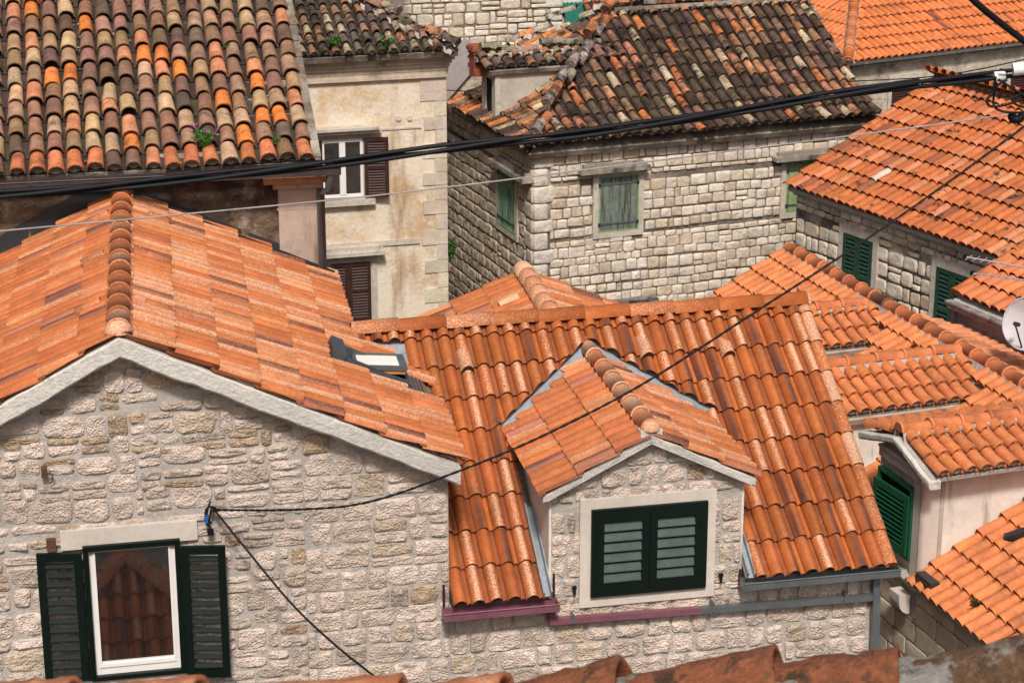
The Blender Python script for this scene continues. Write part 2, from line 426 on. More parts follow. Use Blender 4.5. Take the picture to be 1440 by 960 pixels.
def stone(mb, fr, ua, ub, va, vb, pr, colfn, mi, rough, sq, n=16):
    cu, cv = (ua + ub) / 2, (va + vb) / 2; hw, hh = (ub - ua) / 2, (vb - va) / 2
    c = colfn(cu, cv); mn = min(hw, hh); e = 2 / (sq * U_(.75, 1.4)); sd = R() * 50
    jr = .17 if rough > .011 else .07
    jc = [U_(-jr, jr * .5) * mn for _ in range(8)]
    out = []
    for k in range(n):
        a = 2 * math.pi * k / n; ca, sa = math.cos(a), math.sin(a)
        x = math.copysign(abs(ca) ** e, ca) * hw; y = math.copysign(abs(sa) ** e, sa) * hh
        q = (0 if ca > 0 else 1) + (0 if sa > 0 else 2)
        x += jc[q] * (1 if ca > 0 else -1) * abs(sa); y += jc[q + 4] * (1 if sa > 0 else -1) * abs(ca)
        g = NZ.noise(V3((x * 9 + sd, y * 9, 2))) * mn * jr * 1.1
        l = math.hypot(x, y) or 1; out.append((x + x / l * g, y + y / l * g))
    P = []; vc = []
    bev = min(.35 * mn, .006 + rough * 2)
    for ins, w in ((0, 0), (.25, .75), (1, 1.0), (None, 1.06)):
        for x, y in out:
            if ins is None: px, py = x * .5, y * .5
            else:
                px = x - math.copysign(min(abs(x), bev * ins), x) * min(1, abs(x) / (hw * .7)); py = y - math.copysign(min(abs(y), bev * ins), y) * min(1, abs(y) / (hh * .7))
            ww = w * pr
            if w > .7: ww += rough * 2.4 * NZ.noise(V3((px * 8 + sd, py * 8, 5))) + rough * NZ.noise(V3((px * 20 + sd, py * 20, 8)))
            P.append(fr.pt(cu + px, cv + py, ww))
            k2 = 1 + .2 * NZ.noise(V3((px * 6 + sd, py * 6, 9)))
            vc.append((c[0] * k2, c[1] * k2, c[2] * k2, 0))
    P.append(fr.pt(cu, cv, pr * U_(.95, 1.2))); vc.append((*c, 0))
    F = [(r_ * n + k, r_ * n + (k + 1) % n, (r_ + 1) * n + (k + 1) % n, (r_ + 1) * n + k) for r_ in range(3) for k in range(n)]
    F += [(3 * n + k, 3 * n + (k + 1) % n, 4 * n) for k in range(n)]
    mb.add(P, F, mi=mi, smooth=rough < .011, vc=vc)
def jl(c, a=.12):
    k = 1 + U_(-a, a); return (c[0] * k, c[1] * k, c[2] * k)
def sc_ab(u, v):
    r = R(); k = .24 if v > 2.3 else 0      # the stones under the ridge are browner
    if r < .03 + k: return jl((.42, .31, .21), .2)
    if r < .10 + k: return jl((.54, .44, .34), .15)
    if r < .42 + k: return jl((.53, .44, .375), .2)
    return jl((.65, .54, .475), .14)
def sc_e(u, v):
    r = R()
    if r < .15: return jl((.52, .43, .33), .15)
    if r < .28: return jl((.56, .46, .36), .12)
    return jl((.64, .565, .485), .14)
def sc_f(u, v):
    r = R()
    if r < .2: return jl((.50, .40, .30), .15)
    return jl((.64, .565, .475), .12)
def sc_ash(u, v): return jl((.60, .52, .41), .14)

# ---------------------------------------------------------------- joinery
def louver(mb, fr, u0, u1, v0, v1, w0, t=.045, st=.07, n=12, rail=None, tilt=.03, mi=0, msl=0, back=None, dh=.36):
    mb.box(fr, u0, u0 + st, v0, v1, w0, w0 + t, mi=mi); mb.box(fr, u1 - st, u1, v0, v1, w0, w0 + t, mi=mi)
    mb.box(fr, u0 + st, u1 - st, v0, v0 + st * 1.1, w0, w0 + t * .98, mi=mi); mb.box(fr, u0 + st, u1 - st, v1 - st * 1.1, v1, w0, w0 + t * .98, mi=mi)
    secs = [(v0 + st * 1.1, v1 - st * 1.1)]
    if rail:
        m = v0 + (v1 - v0) * rail
        mb.box(fr, u0 + st, u1 - st, m - st * .45, m + st * .45, w0, w0 + t * .97, mi=mi); secs = [(secs[0][0], m - st * .45), (m + st * .45, secs[0][1])]
    for a, b in secs:
        k = max(2, int(round(n * (b - a) / (v1 - v0)))); h = (b - a) / k
        for i in range(k):
            y = a + h * (i + .5)
            p = [fr.pt(u, y + dy + e, w0 + t * .5 - ww) for e in (0, -.011) for (u, dy, ww) in ((u0 + st, -h * dh, -tilt * .5), (u1 - st, -h * dh, -tilt * .5), (u1 - st, h * dh, tilt * .5), (u0 + st, h * dh, tilt * .5))]
            mb.add(p, [(0, 1, 2, 3), (7, 6, 5, 4), (0, 4, 5, 1), (1, 5, 6, 2), (2, 6, 7, 3), (3, 7, 4, 0)], mi=msl)
    if back is not None: mb.box(fr, u0 + st * .5, u1 - st * .5, v0 + st * .5, v1 - st * .5, w0 - .012, w0 - .002, mi=back)
def frame4(mb, fr, u0, u1, v0, v1, b, w0, w1, mi=0, bt=None, bb=None):
    bt = b if bt is None else bt; bb = b if bb is None else bb
    mb.box(fr, u0, u0 + b, v0 + bb, v1 - bt, w0, w1, mi=mi); mb.box(fr, u1 - b, u1, v0 + bb, v1 - bt, w0, w1, mi=mi)
    mb.box(fr, u0, u1, v1 - bt, v1, w0, w1 - .002, mi=mi); mb.box(fr, u0, u1, v0, v0 + bb, w0, w1 - .002, mi=mi)
def channel(mb, A, B, wid, hei, t=.012, mi=0):
    """open square gutter from A to B (points on the bottom centre line)"""
    d = (B - A); L = d.length; fr = Fr(A, d, Z)
    mb.box(fr, 0, L, 0, t, -wid / 2, wid / 2, mi=mi); mb.box(fr, 0, L, t, hei, wid / 2 - t, wid / 2, mi=mi); mb.box(fr, 0, L, t, hei * 1.1, -wid / 2, -wid / 2 + t, mi=mi)
    mb.box(fr, 0, t, t, hei, -wid / 2 + t, wid / 2 - t, mi=mi); mb.box(fr, L - t, L, t, hei, -wid / 2 + t, wid / 2 - t, mi=mi)
    mb.tube([fr.pt(0, hei, wid / 2), fr.pt(L, hei, wid / 2)], .011, 6, mi=mi)
    for k in range(1, int(L / 1.1) + 1):
        mb.box(fr, k * 1.1 - .012, k * 1.1 + .012, -.004, hei + .004, wid / 2 + .001, wid / 2 + .006, mi=mi)
def quad(mb, a, b, c, d, mi=0, col=(1, 1, 1, 0)): mb.add([a, b, c, d], [(0, 1, 2, 3)], col, mi)
def slab(mb, pts, n, t, mi=0, col=(1, 1, 1, 0)): mb.prism(pts, -n * t, col, mi)
#BODY
# ================================================================ setting
def ground():
    mb = MB(); n = 24; S = 600
    quad(mb, V3((-S, -200, 0)), V3((S, -200, 0)), V3((S, S, 0)), V3((-S, S, 0)))
    tag(mb.build('ground', M['paving']), 'pale stone paving of the lanes between the old houses', None, None, 'structure')
ground()

def roof_slab(mb, fr, u0, u1, v0, v1, mi=1, t=.09, w=0):
    mb.box(fr, u0, u1, v0, v1, w - t, w, mi=mi)
def wavy_band(mb, fr, a, b, th, w0, w1, seg=.12, amp=.018, mi=0):
    """rough mortar edge from a=(u,v) to b, hanging th below the line"""
    L = math.hypot(b[0] - a[0], b[1] - a[1]); n = max(3, int(L / seg)); tops = []; bots = []
    for i in range(n + 1):
        t = i / n; u = a[0] + (b[0] - a[0]) * t; v = a[1] + (b[1] - a[1]) * t
        tops.append((u, v + .012 * NZ.noise(V3((u * 5, v, 1))))); k = amp * (NZ.noise(V3((u * 2.2, v, 4))) * 1.6 + NZ.noise(V3((u * 9, v, 2))))
        bots.append((u, v - th + k))
    P = []
    for (tu, tv), (bu, bv) in zip(tops, bots):
        o = .012 * NZ.noise(V3((tu * 4, tv, 9)))
        P += [fr.pt(tu, tv, w1), fr.pt(tu, tv - .015, w1 + .012 + o), fr.pt(bu, bv + .03, w1 + .008 + o), fr.pt(bu, bv, w1 - .02), fr.pt(bu, bv, w0), fr.pt(tu, tv, w0)]
    m = 6; F = []
    for i in range(n):
        for k in range(m): F.append((i * m + k, i * m + (k + 1) % m, (i + 1) * m + (k + 1) % m, (i + 1) * m + k))
    F += [tuple(range(m)), tuple(range(n * m + m - 1, n * m - 1, -1))]
    mb.add(P, F, mi=mi)

# ================================================================ A: front gabled stone house
P0 = at(632, 870, 15); FA = wallfr(P0, 12); NB_ = -FA.N
CW = at(175, 275, 18.45); FC = wallfr(CW, 11.5)
WV = .27
R0 = onp(167, 478, FA.pt(0, 0, WV), FA.N); E0 = onp(645, 655, FA.pt(0, 0, WV), FA.N); L0 = onp(0, 572, FA.pt(0, 0, WV), FA.N)
TR = 9.5
rA = FA.loc(R0); eA = FA.loc(E0); lA = FA.loc(L0)
slR = (rA[1] - eA[1]) / (eA[0] - rA[0]); slL = (rA[1] - lA[1]) / (rA[0] - lA[0])
leftU = rA[0] - 3.9; leftV = rA[1] - 3.9 * slL
A = thing('stone_house', 'front stone house with speckled orange gabled roof, skylight and open dark green shutters', 'house', FA.pt(-2, -P0.z, -2))
def gv(u): return rA[1] - (slR * (u - rA[0]) if u > rA[0] else slL * (rA[0] - u))
winA = tuple(FA.uv(*q) for q in ((108, 765), (258, 750), (133, 948), (266, 940)))
wu0 = FA.uv(122, 860)[0]; wu1 = FA.uv(257, 850)[0]; wv0 = FA.uv(140, 950)[1]; wv1 = FA.uv(180, 758)[1]
mb = MB()
poly = [(leftU, -P0.z), (0, -P0.z), (0, gv(0) - .06), (rA[0], rA[1] - .06), (leftU, gv(leftU) - .06)]
mb.prism([FA.pt(u, v, 0) for u, v in poly], NB_ * 3.4, mi=0)
poly2 = [(leftU, -P0.z), (-1.75, -P0.z), (-1.75, gv(-1.75) - .1), (rA[0] - .1, rA[1] - .1), (leftU, gv(leftU) - .1)]
mb.prism([FA.pt(u, v, 0) + NB_ * 3.4 for u, v in poly2], NB_ * 2.8, mi=0)
def vmA(u): return gv(u) - .14
hA = [(wu0 + .02, wu1 - .02, wv0, wv1 - .02), (FA.uv(85, 745)[0] + .05, FA.uv(277, 728)[0] - .03, wv1 - .05, FA.uv(180, 737)[1] - .02)]
midu = FA.uv(430, 800)[0]
stones(mb, FA, leftU, midu, -2.2, 3.75, (.14, .30), (.16, .52), .028, .027, sc_ab, hA, vmA, wob=.11, rough=.013, sq=4.4, split=.42)
stones(mb, FA, midu, -.005, -2.2, 3.75, (.22, .33), (.26, .56), .025, .026, sc_ab, (), vmA, wob=.04, rough=.013, sq=7, split=.18)
mb.build('wall', [M['mortar'], M['stone']], A)
# roof
def slope_deg(P, Q, t):
    d = Q - P; run = d.dot(vd(t)); return math.degrees(math.atan2(d.z, run)), math.hypot(run, d.z)
sR, lenR = slope_deg(E0, R0, TR + 180); sL, lenL = slope_deg(FA.pt(leftU, gv(leftU), WV), R0, TR)
FR = rooffr(E0, TR + 90, sR); FL = rooffr(FA.pt(leftU, gv(leftU), WV), TR - 90, sL)
clipF = (FA.pt(0, 0, WV + .01), FA.N); clipC = (CW - FC.N * .0, -FC.N)
# skylight place on the right slope
sk = [FR.uv(*q) for q in ((476, 517), (575, 566), (452, 486))]
SU0, SV1 = FR.uv(478, 516); SV0 = FR.uv(575, 563)[1]; SU1 = SU0 + .50
uSt = FR.uv(490, 468)[0]; vSt = FR.uv(474, 425)[1]
def keepR(u, v):
    if u > uSt - .05 and v < vSt: return False
    return not (SU0 - .02 < u < SU1 + .1 and SV0 - .22 < v < SV1 + .16)
mb = MB()
roof_slab(mb, FR, -.4, uSt, -.02, lenR, w=-.005); roof_slab(mb, FR, uSt, 7.2, vSt, lenR, w=-.005)
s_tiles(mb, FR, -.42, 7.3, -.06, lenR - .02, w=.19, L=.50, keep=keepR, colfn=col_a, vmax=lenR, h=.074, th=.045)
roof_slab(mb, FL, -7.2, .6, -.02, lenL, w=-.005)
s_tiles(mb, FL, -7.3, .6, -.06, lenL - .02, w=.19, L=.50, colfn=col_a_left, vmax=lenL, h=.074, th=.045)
# vent half tiles beside the ridge
for (x, y, fr) in ((133, 366, FL), (127, 434, FL), (140, 309, FL), (221, 366, FR), (221, 434, FR), (223, 309, FR)):
    u, v = fr.uv(x, y, .08); c = col_a()[0]
    P = []
    for q in (0, 1):
        for k in range(9):
            a = math.pi * k / 8; P.append(fr.pt(u - .075 * math.cos(a), v - .15 + q * .3, .075 + .075 * math.sin(a) * (1 - .3 * q) + .02))
    mb.add(P + [fr.pt(u, v - .15, .07)], [(k, k + 1, k + 10, k + 9) for k in range(8)] + [(k + 1, k, 18) for k in range(8)], (*c, .4), 0, True)
roofA = mb.build('roof', [M['tile_new'], M['mortar_dark']], A, clip=(clipF, clipC))
mb = MB(); up = Z
rd = vd(TR + 90)
ridge(mb, R0 + Z * .045 + rd * .12, R0 + rd * 6.45 + Z * .045, .145, .46, lambda: (jit(OR_NEW), None, U_(.1, .7)), taper=.91)
P = []; c = jit(OR_PALE)
for i in range(6):
    a = math.pi / 2 * i / 5
    for k in range(11):
        b = math.pi * k / 10; rr = .148 * math.cos(a)
        P.append(R0 + Z * (.05 + rr * math.sin(b) * .98) + rd * (.14 - .15 * math.sin(a)) + rd.cross(Z) * (rr * math.cos(b)))
mb.add(P, [(i * 11 + k, i * 11 + k + 1, i * 11 + k + 12, i * 11 + k + 11) for i in range(5) for k in range(10)], (*c, .8), 0, True)
mb.build('ridge_cap', [M['tile_new'], M['mortar']], roofA, clip=(clipC,))
mb = MB()
wavy_band(mb, FA, (rA[0], rA[1] + .02), (eA[0] + .02, eA[1] - .01), .235, -.05, WV)
wavy_band(mb, FA, (leftU, gv(leftU)), (rA[0], rA[1] + .02), .235, -.05, WV)
mb.build('verge', M['concrete'], roofA)
# flashing against the old house behind
mb = MB()
for fr, sgn in ((FR, 1), (FL, -1)):
    a = R0 + rd * (((CW - R0).dot(FC.N)) / rd.dot(FC.N)); d = -fr.V
    d = fr.V.cross(fr.N); # along course
    ln = fr.N.cross(FC.N).normalized()
    if ln.z > 0: ln = -ln
    hgt = .10 if sgn > 0 else .30
    e = a + ln * (5.2 if sgn < 0 else 4.2)
    if sgn > 0: e = onp(461, 384, CW, FC.N) + ln * .05
    f2 = Fr(a + FC.N * .012, ln if sgn > 0 else ln, Z)
    pts = [a + FC.N * .015, e + FC.N * .015, e + FC.N * .015 + Z * (hgt + .06), a + FC.N * .015 + Z * (hgt + .06)]
    mb.prism(pts, FC.N * .03)
    mb.prism([a + FC.N * .05 + fr.N * .03, e + FC.N * .05 + fr.N * .03, e + FC.N * .14 + fr.N * .05, a + FC.N * .14 + fr.N * .05], fr.N * .05)
mb.build('flashing', M['lead_dark'], roofA)
# skylight
mb = MB(); fs = FR
frame4(mb, fs, SU0, SU1, SV0, SV1, .055, .02, .14)
mb.box(fs, SU0 - .03, SU1 + .03, SV1 - .01, SV1 + .15, .03, .19)
sky_ = mb.build('skylight', mat('skylight_grey', (.075, .085, .095), var=.1, rough=.4, metal=.2), A)
mb = MB(); mb.box(fs, SU0 + .05, SU1 - .05, SV0 + .05, SV1 - .05, .0, .03); mb.build('opening', M['dark'], sky_)
mb = MB()
ph = rad(-5); hinge = fs.pt(SU0, SV1 - .42, .13); hv = vd(TR + 180)
fsash = Fr(hinge, fs.U, hv * math.cos(ph) - Z * math.sin(ph))
LS = (SV1 - SV0) * 1.0
frame4(mb, fsash, .0, SU1 - SU0, -LS + .50, .26, .045, .0, .05, bb=.09)
mb.build('sash', M['gutter_grey'], sky_)
mb = MB(); mb.box(fsash, .05, SU1 - SU0 - .05, -LS + .58, .22, .02, .036); mb.build('blind', M['blind'], sky_)
mb = MB(); mb.box(fsash, .02, SU1 - SU0 - .02, -LS + .52, .24, -.05, -.004); mb.build('sash_lining', M['wood'], sky_)
mb = MB()
for i in range(9):
    a = SV0 - .24 + i * .026
    mb.box(fs, SU0 + .0 + .006 * (i % 2), SU1, a, a + .02, .06, .085 + .008 * (i % 2))
mb.box(fs, SU0, SU1, SV0 - .25, SV0, .03, .062)
mb.box(fs, SU0 - .04, SU0 - .005, SV0 - .02, SV1 + .1, .02, .09)
mb.build('apron', M['gutter_grey'], sky_)
# window with open shutters
mb = MB()
u0 = FA.uv(85, 760)[0]; u1 = FA.uv(277, 745)[0]; vt = FA.uv(180, 736)[1]
mb.box(FA, u0, u1, wv1 - .04, vt, -.05, .075)
win = mb.build('window', M['surround'], A)
mb = MB(); mb.box(FA, wu0 - .14, wu1 + .14, wv0 - .16, wv0 - .02, -.05, .09); mb.build('sill', M['surround'], win)
mb = MB(); frame4(mb, FA, wu0, wu1, wv0, wv1, .06, .0, .13, bb=.05); mb.build('frame', M['green_dark'], win)
mb = MB()
fw = FA.at(0, 0, .0)
frame4(mb, fw, wu0 + .06, wu1 - .06, wv0 + .05, wv1 - .06, .055, .01, .07, bt=.02, bb=.13)
frame4(mb, fw, wu0 + .105, wu1 - .105, wv0 + .14, wv1 - .075, .025, .02, .085, bt=.012, bb=.045)
mb.build('sash', M['white_paint'], win)
mb = MB(); mb.box(fw, wu0 + .1, wu1 - .1, wv0 + .13, wv1 - .07, .03, .045); mb.build('pane', M['glass'], win)
sw_ = .50
for side in (0, 1):
    fr = FA.turned(wu0 + .0, 0, .125, 12) if side == 0 else FA.turned(wu1 - .0, 0, .125, 10)
    mb = MB(); s0, s1 = (-sw_, -.01) if side == 0 else (.01, sw_)
    if side == 0: fr = FA.turned(wu0, 0, .12, 8)
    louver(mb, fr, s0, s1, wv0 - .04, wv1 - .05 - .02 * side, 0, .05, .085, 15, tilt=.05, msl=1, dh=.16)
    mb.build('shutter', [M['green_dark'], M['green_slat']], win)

# ================================================================ B: middle stone house with wall dormer
WB = .18
g0 = onp(700, 846, FA.pt(0, 0, WB), FA.N); eB = FA.loc(g0)[1]
SB = 33
FB = rooffr(FA.pt(0, eB, WB), 12, SB)
uBR, _ = FB.uv(1257, 796); vBt = (FB.uv(490, 471)[1] + FB.uv(1125, 431)[1]) / 2; uBw = FA.uv(1229, 840)[0]
B = thing('stone_house', 'middle stone house under a glazed orange roof with a shuttered gabled dormer', 'house', FA.pt(2.5, -P0.z, -2))
da0, da1 = FA.uv(772, 702)[0], FA.uv(1047, 682)[0]
dap = FA.loc(onp(925, 612, FA.pt(0, 0, .15), FA.N)); de = (FA.uv(765, 697, .15)[1] + FA.uv(1062, 672, .15)[1]) / 2
dl, dr = FA.uv(765, 697, .15)[0], FA.uv(1062, 672, .15)[0]
dsl = (dap[1] - de) / ((dr - dl) / 2); dmid = (dl + dr) / 2
mb = MB()
mb.prism([FA.pt(.002, -P0.z, -.004), FA.pt(uBw, -P0.z, -.004), FA.pt(uBw, eB - .1, -.004), FA.pt(.002, eB - .1, -.004)], NB_ * 6.4)
stones(mb, FA, .01, uBw - .005, -2.3, eB - .1, (.22, .29), (.22, .46), .03, .026, sc_ab, (), None, wob=.012, rough=.014, sq=8, split=.06)
mb.build('wall', [M['mortar'], M['stone']], B)
# dormer geometry in roof space: roof height at depth
tanB = math.tan(rad(SB))
dDm = rooffr(FA.pt(dl, de, .15), 12 - 90, math.degrees(math.atan(dsl)))       # left slope: V runs to the right
dDr = rooffr(FA.pt(dr, de, .15), 12 + 90, math.degrees(math.atan(dsl)))
def dorm_h(u): return dap[1] - abs(u - dmid) * dsl
nA = FR.N
def keepB(u, v):
    P = FB.pt(u, v, .03); a = FA.loc(P)
    d = -a[2]   # depth behind facade
    if da0 + .12 < a[0] < da1 - .12 and dorm_h(a[0]) - .1 > a[1]: return False
    if dl < a[0] < dr and a[1] > de - .1 and dorm_h(a[0]) - .15 > a[1]: return False
    if (P - E0).dot(nA) < .12 and a[2] < -.3 and u < 0.1: return False
    return True
mb = MB()
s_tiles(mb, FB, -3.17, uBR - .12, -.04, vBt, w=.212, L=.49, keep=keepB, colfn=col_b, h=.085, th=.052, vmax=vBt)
# rolled verge tiles
for j in range(10):
    va = j * .49 - .04; c, st, sp = col_b(); P = []
    for q, e in ((0, .03), (1.1, 0)):
        for k in range(9):
            a = math.pi * (k / 8) * 1.15 - .35
            P.append(FB.pt(uBR - .06 + .085 * math.cos(math.pi - a), min(va + q * .49, vBt), .03 + e + .085 * math.sin(a)))
    mb.add(P, [(k, k + 1, k + 10, k + 9) for k in range(8)], (*c, max(sp, .4)), 0, True)
    mb.add([P[k] for k in range(9)] + [FB.pt(uBR - .06, va, .05)], [(k + 1, k, 9) for k in range(8)], (*lerp(c, DK_NEW, .6), 0))
for (x, y) in ((661, 508), (897, 490), (1012, 488)):   # vent tiles
    u, v = FB.uv(x, y, .1); P = []; c = jit(OR_NEW)
    u = -3.17 + (round((u + 3.17) / .212 - .34) + .34) * .212
    for q, hh in ((0, .16), (1, .07)):
        for k in range(9):
            a = math.pi * k / 8; P.append(FB.pt(u - .085 * math.cos(a), v - .15 + q * .36, .05 + hh * math.sin(a)))
    mb.add(P + [FB.pt(u, v - .14, .05)], [(k, k + 1, k + 10, k + 9) for k in range(8)] , (*c, .7), 0, True)
    mb.add(P[:9] + [FB.pt(u, v - .15, .05)], [(k + 1, k, 9) for k in range(8)], (.05, .02, .012, 0))
FBk = rooffr(FA.pt(uBR, eB, WB) + (FB.pt(0, vBt) - FB.pt(0, 0)) + vd(102) * 3.2 - Z * 3.2 * tanB, 192, SB)
lenBk = 3.2 / math.cos(rad(SB))
s_tiles(mb, FBk, 0, uBR + .6, 0, lenBk, w=.212, L=.49, colfn=col_b, vmax=lenBk)
sideA = (FA.pt(.0, 0, 0), -FA.U)
mb1 = mb
roof_slab(mb1, FB, .01, da0 - .02, .02, vBt, mi=1); roof_slab(mb1, FB, da1 + .02, uBR - .05, .02, vBt, mi=1)
dtop = (dap[1] - eB) / math.sin(rad(SB))
roof_slab(mb1, FB, da0 - .02, da1 + .02, (de - eB) / math.sin(rad(SB)) - .3, vBt, mi=1)
roof_slab(mb1, FBk, 0, uBR + .6, .02, lenBk, mi=1)
md = MB(); roof_slab(md, FB, FB.uv(492, 470)[0], .01, .3, vBt, mi=0)
md.build('roof_deck', M['lead'], B, clip=((E0 - nA * .05, -nA), (FA.pt(0, 0, -.35), FA.N)))
# keep only what lies right of the neighbour's side wall at the front, or above its roof further back
roofB = mb1.build('roof', [M['tile_new'], M['mortar_dark']], B, clip=((E0 - nA * .12 , -nA),) if False else ())
bm = bmesh.new(); bm.from_mesh(roofB.data); o_ = wloc(roofB)
apx_ = FA.pt(dmid, dap[1], .15); apx_ = apx_ + vd(102) * ((FB.O - apx_).dot(FB.N) / vd(102).dot(FB.N)); wedge = []
for sgn, fr in ((-1, dDm), (1, dDr)):
    l_ = fr.N.cross(FB.N).normalized(); l_ = -l_ if l_.z > 0 else l_
    nn = l_.cross(FB.N).normalized(); nn = nn if nn.dot(FB.U) * sgn > 0 else -nn
    co_ = apx_ + nn * .17; wedge.append((co_, nn))
    bmesh.ops.bisect_plane(bm, geom=bm.verts[:] + bm.edges[:] + bm.faces[:], dist=1e-5, plane_co=co_ - o_, plane_no=nn)
def in_wedge(P): return all((P - co_).dot(nn) < 0 for co_, nn in wedge) and FA.loc(P)[1] > de + .07
for uu_ in (da0 - .10, da1 + .10):
    bmesh.ops.bisect_plane(bm, geom=bm.verts[:] + bm.edges[:] + bm.faces[:], dist=1e-5, plane_co=FA.pt(uu_, 0, 0) - o_, plane_no=FA.U)
def in_cheek(P):
    q_ = FA.loc(P); return da0 - .10 < q_[0] < da1 + .10 and q_[1] < dorm_h(q_[0])
dele = [f for f in bm.faces if (lambda P: (FA.loc(P)[0] < .005 and FA.loc(P)[2] > -.35) or (f.material_index == 0 and (in_wedge(P) or in_cheek(P))))(f.calc_center_median() + o_)]
bmesh.ops.delete(bm, geom=dele, context='FACES'); bm.to_mesh(roofB.data); bm.free()
mb = MB()
rb0 = FB.pt(FB.uv(493, 470)[0], vBt, 0); rb1 = FB.pt(uBR - .02, vBt, 0)
ridge(mb, rb1 + Z * .05, rb0 + Z * .05, .135, .62, lambda: (jit(OR_NEW), None, U_(.0, .8)), collar=0, taper=.97, hs=.95)
P = []; ed = FB.U
for i in range(6):
    a = math.pi / 2 * i / 5
    for k in range(11):
        b = math.pi * k / 10; rr = .135 * math.cos(a)
        P.append(rb1 + Z * (.07 + rr * math.sin(b) * .95) + ed * (.09 * math.sin(a)) + vd(102) * (rr * math.cos(b)))
mb.add(P, [(i * 11 + k, i * 11 + k + 1, i * 11 + k + 12, i * 11 + k + 11) for i in range(5) for k in range(10)], (*OR_NEW, .8), 0, True)
mb.build('ridge_cap', [M['tile_new'], M['mortar']], roofB)
# lead: valleys at the dormer, valley to the neighbour
for sgn, fr, uu in ((-1, dDm, dl), (1, dDr, dr)):
    mb = MB()
    # valley line between dormer slope and main slope
    ln = fr.N.cross(FB.N).normalized()
    if ln.z > 0: ln = -ln
    tr = (FB.O - FA.pt(dmid, dap[1], .15)).dot(FB.N) / vd(102).dot(FB.N)
    a = FA.pt(dmid, dap[1], .15) + vd(102) * tr; Lv = (dap[1] - de) / -ln.z
    b = a + ln * (Lv + .02)
    o = FB.U * sgn
    q = [a + FB.V * .38 - o * .02, b + o * .30 + FB.V * .1, b + ln * .1 - o * .0, a - FB.V * .1 - o * .02]
    mb.prism([p + FB.N * .002 for p in q], FB.N * .006)
    mb.build('valley_flashing', M['lead'], roofB); mb = MB()
    # cheek flashing down to the gutter
    cu = da0 if sgn < 0 else da1
    vtop = FB.loc(b)[1] - 1.1
    mb.box(FB, min(cu, cu + sgn * .15), max(cu, cu + sgn * .15), .0, vtop + .05, .006, .024)
    mb.box(FB, cu + sgn * .10 - .010, cu + sgn * .10 + .010, .0, vtop + .05, .006, .10)
    fz = Fr(FB.pt(cu + (sgn * .012), 0, 0), FB.U, FB.V)
    mb.box(fz, -.008, .008, .0, vtop, .0, .12)
    mb.build('cheek_flashing', M['lead'], roofB)
mb = MB()
lnA = nA.cross(FB.N).normalized()
if lnA.z > 0: lnA = -lnA
a = rb0 - FB.V * .1; 
tA = None
q0 = a; q1 = a + lnA * 2.2
mb.prism([p + FB.N * .003 for p in (q0 - FB.U * .3, q0 + FB.U * .34, q1 + FB.U * .30, q1 - FB.U * .3)], FB.N * .006)
mb.build('valley_flashing', M['lead'], roofB)
# gutters
def gut(name, p, q, w, wid, hei, m):
    mb = MB(); a = onp(*p, FA.pt(0, 0, w), FA.N); b = onp(*q, FA.pt(0, 0, w), FA.N); b.z = a.z = (a.z + b.z) / 2
    channel(mb, a, b, wid, hei); return mb.build(name, m, B)
gut('gutter', (623, 869), (785, 856), WB + .02, .17, .09, M['gutter_mauve'])
gut('gutter', (1043, 825), (1263, 808), WB + .02, .17, .09, M['gutter_grey'])
mb = MB()
def pipe(mb, pts, s=.075, w=.085):
    for (a, b) in zip(pts, pts[1:]):
        A_ = onp(*a, FA.pt(0, 0, w), FA.N); B_ = onp(*b, FA.pt(0, 0, w), FA.N); d = B_ - A_; L = d.length
        n = FA.N; f = Fr(A_, d, n.cross(d)); mb.box(f, 0, L, -s / 2, s / 2, -s / 2 * 1, s / 2)
pipe(mb, [(772, 873), (985, 857)]); pipe(mb, [(776, 856), (776, 873)], .07)
mb.build('gutter_pipe', M['gutter_mauve'], B)
mb = MB(); pipe(mb, [(985, 857), (1236, 838)]); mb.build('gutter_pipe', M['gutter_grey'], B)
mb = MB(); pipe(mb, [(1232, 812), (1226, 1060)], .09); mb.build('downpipe', M['gutter_grey'], B)
for x, y in ((1002, 852), (1188, 839), (805, 868)):
    mb = MB(); A_ = onp(x, y, FA.pt(0, 0, .085), FA.N); f = wallfr(A_, 12); mb.box(f, -.015, .015, -.055, .055, -.08, .048); mb.build('pipe_clip', M['gutter_grey'], B)
for x, y0, y1 in ((624, 822, 858), (779, 806, 848), (1041, 800, 822)):
    a = FA.loc(onp(x, y0, FA.pt(0, 0, .1), FA.N)); b = FA.loc(onp(x, y1, FA.pt(0, 0, .1), FA.N))
    mb = MB(); mb.box(FA, a[0] - .014, a[0] + .014, b[1], a[1], .09, .10); mb.build('gutter_bracket', M['brown'], B)
# dormer
mb = MB()
dw = [(da0, eB - .25), (da1, eB - .25), (da1, dorm_h(da1) - .03), (dmid, dap[1] - .03), (da0, dorm_h(da0) - .03)]
mb.prism([FA.pt(u, v, .002) for u, v in dw], NB_ * 3.3, mi=2)
mb.prism([FA.pt(u, v, .006) for u, v in [(da0 + .03, eB - .25), (da1 - .03, eB - .25), (da1 - .03, dorm_h(da1) - .05), (dmid, dap[1] - .06), (da0 + .03, dorm_h(da0) - .05)]], NB_ * .05, mi=0)
su0, su1 = FA.uv(814, 770)[0], FA.uv(1004, 760)[0]; sv0, sv1 = FA.uv(910, 843)[1], FA.uv(910, 693)[1]
stones(mb, FA.at(0, 0, .005), da0 + .03, da1 - .03, eB - .1, dap[1], (.22, .29), (.18, .36), .028, .026, sc_ab, [(su0 + .02, su1 - .02, sv0 + .02, sv1 - .02)], lambda u: dorm_h(u) - .1, wob=.0, rough=.014, sq=6, split=.05)
dorm = mb.build('dormer', [M['mortar'], M['stone'], M['white_wall']], B)
